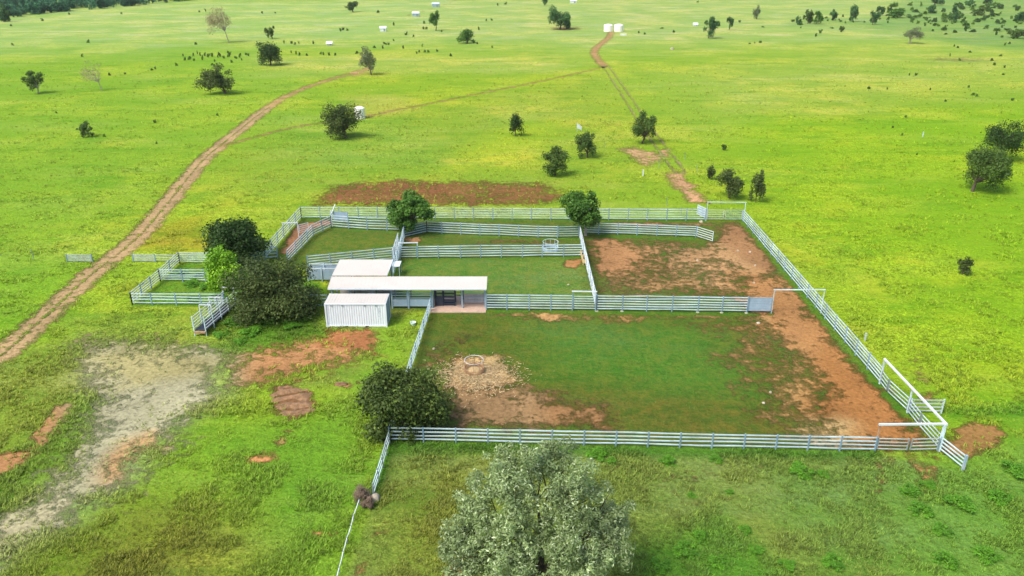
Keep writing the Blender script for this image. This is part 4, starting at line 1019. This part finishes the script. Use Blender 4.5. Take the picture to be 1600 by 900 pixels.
tree('dense round dark tree in the far left field', (423,102), (403,441,67,100), 'dark', 4500, seed=26, ncl=18, name='paddock_tree')
tree('small dark tree just above the dense round one', (426,61), (415,432,42,57), 'mid', 1200, seed=27, ncl=9, name='paddock_tree')
tree('airy grey green tree at the end of the main dirt track', (580,117), (562,592,75,109), 'grey', 1700, seed=28, ncl=18, name='paddock_tree', nlimb=16)
tree('upright green tree near the far hut', (681,48), (671,690,18,38), 'green', 1800, seed=29, ncl=9, name='paddock_tree')
tree('two lobed green tree in the far centre field', (730,68), (714,742,47,66), 'green', 1800, seed=30, ncl=9, name='paddock_tree')
tree('flat topped dark tree near the top edge left of the huts', (552,19), (540,564,3,15), 'dark', 1500, seed=31, ncl=9, name='paddock_tree')
tree('dark broad tree over a painted shadow patch left of the water tanks', (875,46), (855,892,12,43), 'far', 4000, seed=32, ncl=14, name='paddock_tree')
tree('small dark tree cut by the top edge above the broad tree', (850,9), (845,855,-6,6), 'far', 700, seed=33, ncl=7, name='paddock_tree')
tree('dark upright tree right of the water tanks', (1107,60), (1098,1120,27,55), 'far', 2600, seed=34, ncl=12, name='paddock_tree')
tree('small upright tree next to the dark upright one', (1139,47), (1134,1147,27,42), 'far', 900, seed=35, ncl=8, name='paddock_tree')
tree('pale grey green tree above the far right scrub', (1182,30), (1174,1192,9,27), 'grey', 1200, seed=36, ncl=9, name='paddock_tree')
tree('grey umbrella shaped tree alone in the far right field', (1422,68), (1406,1440,42,59), 'grey', 2600, seed=37, ncl=12, name='umbrella_tree', bark='palebark')
row = [(1247,39,1243,1252,26,38,'far'),(1262,37,1254,1271,16,35,'mid'),(1278,38,1271,1285,18,37,'green'),(1301,32,1295,1308,15,31,'far'),
 (1332,34,1325,1339,9,33,'far'),(1363,39,1357,1373,18,35,'far'),(1374,24,1368,1381,10,22,'far'),(1403,28,1387,1418,14,27,'green'),
 (1454,21,1448,1460,8,20,'far'),(1487,34,1481,1496,7,33,'far'),(1460,8,1454,1474,-5,6,'far'),(1515,12,1508,1522,0,11,'far'),(1533,24,1523,1543,9,23,'mid'),(1590,33,1580,1600,18,32,'far'),
 (1315,50,1311,1319,41,50,'mid'),(1590,60,1577,1604,46,59,'mid'),(1540,6,1530,1550,-8,5,'far'),(8,34,-3,17,6,33,'far')]
rl = ['leftmost small dark tree of the row in the far right field','second tree of the far right row, with a pale green top','third tree of the far right row, bright and upright','fourth tree of the far right row, round and alone','fifth tree of the far right row, tall and narrow',
 'sixth tree of the far right row, broad and dark','tree just behind the sixth tree of the far right row','low wide green tree at the right end of the far row','dark tree above the scrub right of the far row','tallest dark tree in the far right scrub','tree cut by the top edge above the far right scrub',
 'small dark tree high in the far right scrub','round green tree in the far right scrub','dark tree at the right edge of the far scrub','tiny round shrub below the fourth tree of the far right row','wide dark shrub at the right edge below the scrub','dark tree cut by the top edge at far right','dark tree standing forward of the wood at the top left corner']
for i, r_ in enumerate(row):
    tree(rl[i], (r_[0], r_[1]), r_[2:6], r_[6], int(max(350, (r_[3]-r_[2])*(r_[5]-r_[4])*3.5)), seed=40+i, ncl=9, name='paddock_tree' if i not in (14,15) else 'shrub', cat='tree' if i not in (14,15) else 'shrub')

# dead brown bush and hay wad at the near left fence end
rg = np.random.default_rng(77)
for (px, py, rx, rz, lab) in ((568,783,.62,.62,'brown dead bush tangled at the end of the short near left fence'), (576,792,.5,.4,'smaller grey brown dead bush beside the pale boulder')):
    V, Q, col, cen = foliage(rg, (rx, rx*.9, rz), 2200, .11, (.17,.12,.085), (.30,.22,.16), 10, .4, .12)
    w = wpt((px, py)); o = quad_mesh('dead_bush', V+[0,0,rz], Q, M['leaf'], col); o.location = w; tag(o, lab, 'bush')

# small shrubs: prototypes shared by many copies
protos = []
for i in range(5):
    V, Q, col, cen = foliage(np.random.default_rng(100+i), (1,1,.8), 300, .22, *( [((.05,.12,.02),(.10,.20,.035)), ((.035,.08,.016),(.07,.14,.025)), ((.08,.16,.02),(.13,.24,.03))][i % 3] ), 7, .4, .6)
    o = quad_mesh('shrub', V+[0,0,.75], Q, M['leaf'], col); protos.append(o.data); bpy.data.objects.remove(o)
weeds = []
for i in range(3):
    V, Q, col, cen = foliage(np.random.default_rng(200+i), (1,1,.8), 1400, .10, (.07,.20,.012), (.13,.33,.02), 14, .5, .6)
    o = quad_mesh('weed_clump', V+[0,0,.6], Q, M['leaf'], col); weeds.append(o.data); bpy.data.objects.remove(o)
def small(px, py, wpx, hpx, label, group, rg, weed=False):
    w = wpt((px, py)); s = mpp(*w)*wpx/2*(1 if weed else .8)
    o = bpy.data.objects.new('weed_clump' if weed else 'shrub', weeds[rg.integers(3)] if weed else protos[rg.integers(5)]); C.objects.link(o); o.location = w
    hz = hpx/vpx(px, py)/1.55
    o.scale = (s, s*rg.uniform(.8,1.2), hz); o.rotation_euler = (0,0,rg.uniform(0,6.28)); tag(o, label, 'weed clump' if weed else 'shrub', group)
rg = np.random.default_rng(5)
L1 = 'small green shrub in the loose row beside the tall pale leafless tree'
for i in range(34):
    t = i/33; small(288+t*98+rg.normal()*2, 92-t*4+rg.normal()*3.2, rg.uniform(2.5,5), rg.uniform(3,6), L1, 'shrubs in the row by the pale tree', rg)
L2 = 'small dark shrub in the scattered rows between the far huts and the main track'
for (x, y) in [(444,67),(456,67),(461,69),(467,68),(490,68),(455,82),(463,84),(468,86),(479,86),(501,84),(505,85),(514,86),(524,86),(558,83),(536,46),(543,47),(532,48),(600,68),(603,69),(607,69),(615,63),(585,74),(598,75),(630,75),(636,53),(646,57),(634,54),(662,45),(666,45),(663,36),(690,49),(655,81),(651,83),(664,81),(669,81),(683,80),(746,68),(769,74),(704,87),(748,46),(760,32),(768,31),(778,8),(790,6),(615,39),(591,19),(660,72)]:
    small(x, y+1, rg.uniform(3,6), rg.uniform(3,5.5), L2, 'scattered shrubs in the far centre field', rg)
L3 = 'low green shrub in the patchy scrub at far right'
k = 0
while k < 125:
    x = rg.uniform(1385,1605); y = rg.uniform(8,62)
    if y > 12+(x-1385)*.22+rg.uniform(4,22) or y < 6: continue
    small(x, y, rg.uniform(4,13), rg.uniform(3,7), L3, 'shrubs of the far right scrub', rg); k += 1
for i in range(40):
    small(rg.uniform(1235,1600), 33+rg.normal()*4+(0), rg.uniform(3,9), rg.uniform(2,4), L3, 'shrubs of the far right scrub', rg)
L4 = 'tiny dark shrub dotted about the open far right field'
for (x, y) in [(1284,47),(1281,51),(1275,56),(1457,48),(1478,53),(1491,72),(1496,74),(1570,70),(1577,68),(1515,81),(1484,87),(1499,94),(1549,94),(1553,101),(1563,87),(1569,105),(1431,117),(1421,117),(1453,140),(1358,138),(1386,139),(1513,136),(1520,148),(1526,150),(1477,158),(1568,116),(1582,156),(1415,183),(1395,199),(1409,211),(1432,241),(1171,68),(1179,67),(1187,66),(1034,44),(1053,50),(1007,53),(998,51),(1124,40),(1156,34),(1192,42),(1090,3)]:
    small(x, y+1, rg.uniform(3,7), rg.uniform(2,5), L4, 'dotted shrubs in the right field', rg)
L5 = 'tiny dark shrub dotted about the open left field'
for (x, y) in [(61,22),(94,17),(108,22),(190,21),(312,18),(321,17),(138,66),(171,117),(195,115),(237,109),(243,107),(306,69),(276,102),(332,101),(362,97),(120,202),(88,176),(242,191),(245,224),(163,213),(20,70),(66,32),(129,88),(18,40),(340,180),(430,20),(410,20)]:
    small(x, y+1, rg.uniform(3,6), rg.uniform(2.5,5), L5, 'dotted shrubs in the left field', rg)
# leafy weeds in the foreground
L6 = 'clump of leafy green weeds in the grass in front of the near fence'
for (x, y, s_) in [(1043,722,26),(1250,738,34),(1285,742,20),(1118,880,30),(1070,862,36),(1030,885,30),(1095,840,26),(1165,830,22),(1180,862,24),(1300,880,34),(1230,885,26),(935,712,30),(955,722,18),(1140,770,14),(1080,775,16),(1120,720,22),(1420,770,30),(1440,800,34),(1470,830,30),(1500,790,40),(1560,780,40),(1590,740,44),(1450,760,24),(1540,870,40),(1480,880,36)]:
    small(x, y, s_, s_*.26, L6, 'weed clumps in the foreground', rg, True)
L7 = 'clump of dark green weeds growing at the shaded edge of the left pens'
for (x, y, s_) in [(330,500,24),(365,505,30),(395,520,30),(420,505,26),(455,512,30),(300,445,24),(322,450,26),(300,468,20),(340,465,24),(375,535,22),(345,525,26),(285,428,18),(480,500,20),(310,430,16)]:
    small(x, y, s_, s_*.26, L7, 'weed clumps round the left pens', rg, True)

# wood at the top left corner
def wood():
    rg = np.random.default_rng(303); Vs = []; Qs = []; Cs = []; n = 0
    for i in range(520):
        px = rg.uniform(-260, 300); edge = 31-max(0, px)*.095 if px < 300 else 0
        py = edge-rg.random()**1.3*28-2
        if px > 60: py = min(py, 21-(px-60)*.075)
        
        w = wpt((px, py)); s = mpp(*w); r_ = min(rg.uniform(12,20)/2*s*.8, 7); rz = r_*rg.uniform(.8,1.2)
        a = rg.uniform(.7,1.3)
        V, Q, col, c = foliage(rg, (r_, r_, rz), 420, r_*.17, (.03*a,.105*a,.055*a), (.06*a,.19*a,.08*a), 8, .45, .6)
        Vs.append(V+w+[0,0,rz*1.05]); Qs.append(Q+n); Cs.append(col); n += len(V)
    o = quad_mesh('wood', np.vstack(Vs), np.vstack(Qs), M['leaf'], np.vstack(Cs)); tag(o, 'dark green far off wood along the top left corner', 'wood', kind='stuff')
wood()

# ------------------------------------------------------------------ ground sheet
def ground():
    v = list(np.arange(-452, 470, 3.2)); Y = [G(800, 450+q)[1] for q in v]
    far = [9000, 4000, 2200, 1400, 1000, 800]
    near = [19, 16, 12, 8, 4, 0, -5, -12, -80]
    Y = far+Y+[y for y in near if y < Y[-1]-.5]; Y = np.array(Y)
    u = np.concatenate([[-30000,-9000,-5000,-3000,-2000,-1500,-1200], np.arange(-1000, 1000.1, 3.4), [1200,1500,2000,3000,5000,9000,30000]])
    t = np.maximum((Y*CP+H*SP)/F, .012)
    X = u[None, :]*t[:, None]; YY = np.repeat(Y[:, None], len(u), 1)
    nr, nc = X.shape; x = X.ravel(); y = YY.ravel()
    g, d, m, sh = cover(x, y)
    V = np.column_stack([x, y, np.zeros_like(x)])
    i = np.arange(nr-1)[:, None]*nc+np.arange(nc-1)[None, :]; i = i.ravel()
    Q = np.column_stack([i+nc, i+nc+1, i+1, i])
    o = quad_mesh('ground', V, Q, M['ground'], extra={'gcol': g, 'dcol': d, 'mask': np.column_stack([m, sh, m*0])})
    tag(o, kind='structure')
ground()
def strip(name, L, w, z, label=None):
    L = np.array(L); d = np.gradient(L, axis=0); d /= np.linalg.norm(d, axis=1)[:, None]; nrm = np.column_stack([-d[:, 1], d[:, 0]])
    k = 19; off = np.linspace(-1, 1, k); x = []; y = []
    # resample
    seg = np.linalg.norm(np.diff(L, axis=0), axis=1); S = np.concatenate([[0], np.cumsum(seg)]); n = int(min(900, S[-1]/.8))
    s = np.linspace(0, S[-1], n); LX = np.interp(s, S, L[:, 0]); LY = np.interp(s, S, L[:, 1]); NX = np.interp(s, S, nrm[:, 0]); NY = np.interp(s, S, nrm[:, 1])
    wl = w*(.88+.3*fbm(s, s*0, .5, 3)); wr = w*(.88+.3*fbm(s, s*0, .5, 9))
    X = np.empty((n, k)); Yy = np.empty((n, k))
    for j, o_ in enumerate(off):
        ww = wl if o_ < 0 else wr
        X[:, j] = LX+NX*o_*ww; Yy[:, j] = LY+NY*o_*ww
    x = X.ravel(); y = Yy.ravel(); g, d_, m, sh = cover(x, y)
    i = (np.arange(n-1)[:, None]*k+np.arange(k-1)[None, :]).ravel()
    Q = np.column_stack([i, i+1, i+k+1, i+k])
    if (X[1,0]-X[0,0])*(Yy[0,1]-Yy[0,0])-(Yy[1,0]-Yy[0,0])*(X[0,1]-X[0,0]) > 0: Q = Q[:, ::-1]
    V = np.column_stack([x, y, np.full_like(x, z)])
    tag(quad_mesh(name, V, Q, M['ground'], extra={'gcol': g, 'dcol': d_, 'mask': np.column_stack([m, sh, m*0])}), kind='structure')
strip('dirt_road', ROAD[:-18], 1.9, .012)
strip('dirt_track', TRACK2, .9, .008)
strip('dirt_track', TRACK3, 1.9, .016)
strip('wheel_ruts', TRACK4, 1.5, .008)

# ------------------------------------------------------------------ grass
def grass():
    rg = np.random.default_rng(11)
    n = 300000
    px = rg.uniform(-90, 1690, n); py = 95+(935-95)*rg.random(n)**.85
    u = px-800; v = py-450; dz = F*SP+v*CP; t = H/dz; x = u*t; y = (F*CP-v*SP)*t
    g, d, m, sh = cover(x, y)
    cl = fbm(x, y, .45, 21, 3); big = fbm(x, y, .09, 41, 3)
    p = np.clip((cl-.36)*2.6, .14, .6)*(1-np.clip((m-.25)*1.7, 0, .93))*(1-.65*sh)
    k = rg.random(n) < p
    x, y, g, m, sh, cl, big, t = x[k], y[k], g[k], m[k], sh[k], cl[k], big[k], t[k]
    n = len(x); dist = np.clip(t/.06, .6, 3)
    hgt = (.17+.15*np.clip((cl-.4)*3.2, 0, 1))*(.75+.25*dist)*(1-.55*sh)*rg.uniform(.7, 1.3, n)
    hgt = np.minimum(hgt, .55)*.62
    nb = 5; V = np.empty((n, nb, 4, 3)); col = np.empty((n, nb, 4, 3))
    ton = rg.uniform(.7, 1.75, n); yel = np.clip((big-.42)*3, 0, 1)*rg.random(n)
    base = g*ton[:, None]; base[:, 0] *= 1+.15*yel; base = np.clip(base, 0, .6)
    for b in range(nb):
        a = rg.uniform(0, 6.283, n); sp = hgt*rg.uniform(.7, 1.7, n); w = hgt*rg.uniform(.10, .2, n)
        dx, dy = np.cos(a), np.sin(a); jx = x+rg.normal(size=n)*hgt*.35; jy = y+rg.normal(size=n)*hgt*.35
        V[:, b, 0] = np.column_stack([jx-dy*w, jy+dx*w, np.full(n, -.01)]); V[:, b, 1] = np.column_stack([jx+dy*w, jy-dx*w, np.full(n, -.01)])
        V[:, b, 2] = np.column_stack([jx+dx*sp+dy*w*.3, jy+dy*sp-dx*w*.3, hgt]); V[:, b, 3] = np.column_stack([jx+dx*sp-dy*w*.3, jy+dy*sp+dx*w*.3, hgt])
        col[:, b] = (base*rg.uniform(.8, 1.25, n)[:, None])[:, None, :]
    Q = np.arange(n*nb*4).reshape(-1, 4)
    o = quad_mesh('grass', V.reshape(-1, 3), Q, M['blade'], col.reshape(-1, 3)); tag(o, 'green grass covering the field and the verges', 'grass', kind='stuff')
    print('grass tufts', n)
grass()
def strawbits():
    rg = np.random.default_rng(12); n = 5200; c = wpt((742,580)); r_ = np.abs(rg.normal(size=n))*1.55+.2; a = rg.uniform(0, 6.283, n)
    x = c[0]+.2+r_*np.cos(a)*1.15; y = c[1]-.4+r_*np.sin(a)*.95-np.abs(rg.normal(size=n))*.3
    V = np.empty((n, 4, 3)); b = rg.uniform(0, 3.14, n); L = rg.uniform(.06, .2, n); w = .018; z = rg.uniform(.02, .12, n)
    dx, dy = np.cos(b)*L, np.sin(b)*L; ex, ey = -np.sin(b)*w, np.cos(b)*w
    for i, (s, q) in enumerate(((-1,-1),(1,-1),(1,1),(-1,1))): V[:, i] = np.column_stack([x+s*dx+q*ex, y+s*dy+q*ey, z+s*rg.uniform(-.03,.03,n)])
    col = np.array((.60,.46,.25))*rg.uniform(.5, 1.3, n)[:, None]
    o = quad_mesh('straw', V.reshape(-1, 3), np.arange(n*4).reshape(-1, 4), M['blade'], np.repeat(col, 4, axis=0)); tag(o, 'loose pale straw spread round the slatted round feeder', 'straw', kind='stuff')
strawbits()

# ------------------------------------------------------------------ light, sky, camera
SUN_EL, SUN_AZ = R(54), R(-128)        # azimuth from +Y (north), negative = towards -X
S = bpy.context.scene
Wd = bpy.data.worlds.new('World'); S.world = Wd; Wd.use_nodes = True; t = Wd.node_tree
sky = t.nodes.new('ShaderNodeTexSky'); sky.sky_type = 'NISHITA'; sky.sun_disc = False
sky.sun_elevation = SUN_EL; sky.sun_rotation = SUN_AZ; sky.air_density = 1.0; sky.dust_density = 3.0; sky.ozone_density = 1.0
bg = t.nodes['Background']; bg.inputs[1].default_value = .10; t.links.new(sky.outputs[0], bg.inputs[0])
L = bpy.data.lights.new('Sun', 'SUN'); L.energy = 1.5; L.angle = R(22); L.color = (1, .94, .82)
so = bpy.data.objects.new('Sun', L); C.objects.link(so)
from mathutils import Vector
dv = Vector((math.sin(SUN_AZ)*math.cos(SUN_EL), math.cos(SUN_AZ)*math.cos(SUN_EL), math.sin(SUN_EL)))
so.rotation_euler = (-dv).to_track_quat('-Z', 'Y').to_euler(); so.location = dv*200
cam = bpy.data.cameras.new('Camera'); co = bpy.data.objects.new('Camera', cam); C.objects.link(co)
cam.sensor_width = 36; cam.lens = F/1600*36; cam.clip_start = .5; cam.clip_end = 20000
co.location = (0, 0, H); co.rotation_euler = (math.pi/2-PITCH, 0, 0); S.camera = co
S.view_settings.view_transform = 'Standard'; S.view_settings.look = 'None'; S.view_settings.gamma = 1
S.view_settings.exposure = 1.35

hz = bpy.data.materials.new('haze'); hz.use_nodes = True; t = hz.node_tree; t.nodes.remove(t.nodes['Principled BSDF'])
pv = t.nodes.new('ShaderNodeVolumePrincipled'); pv.inputs['Color'].default_value = (.93,.97,1,1); pv.inputs['Density'].default_value = .00006
t.links.new(pv.outputs[0], t.nodes['Material Output'].inputs['Volume'])
mb = MB(); mb.box(-35000, 35000, -200, 12000, -1.2, 40); o = mb.build('haze', hz); tag(o, 'thin pale haze in the air over the far fields', 'haze', kind='stuff')
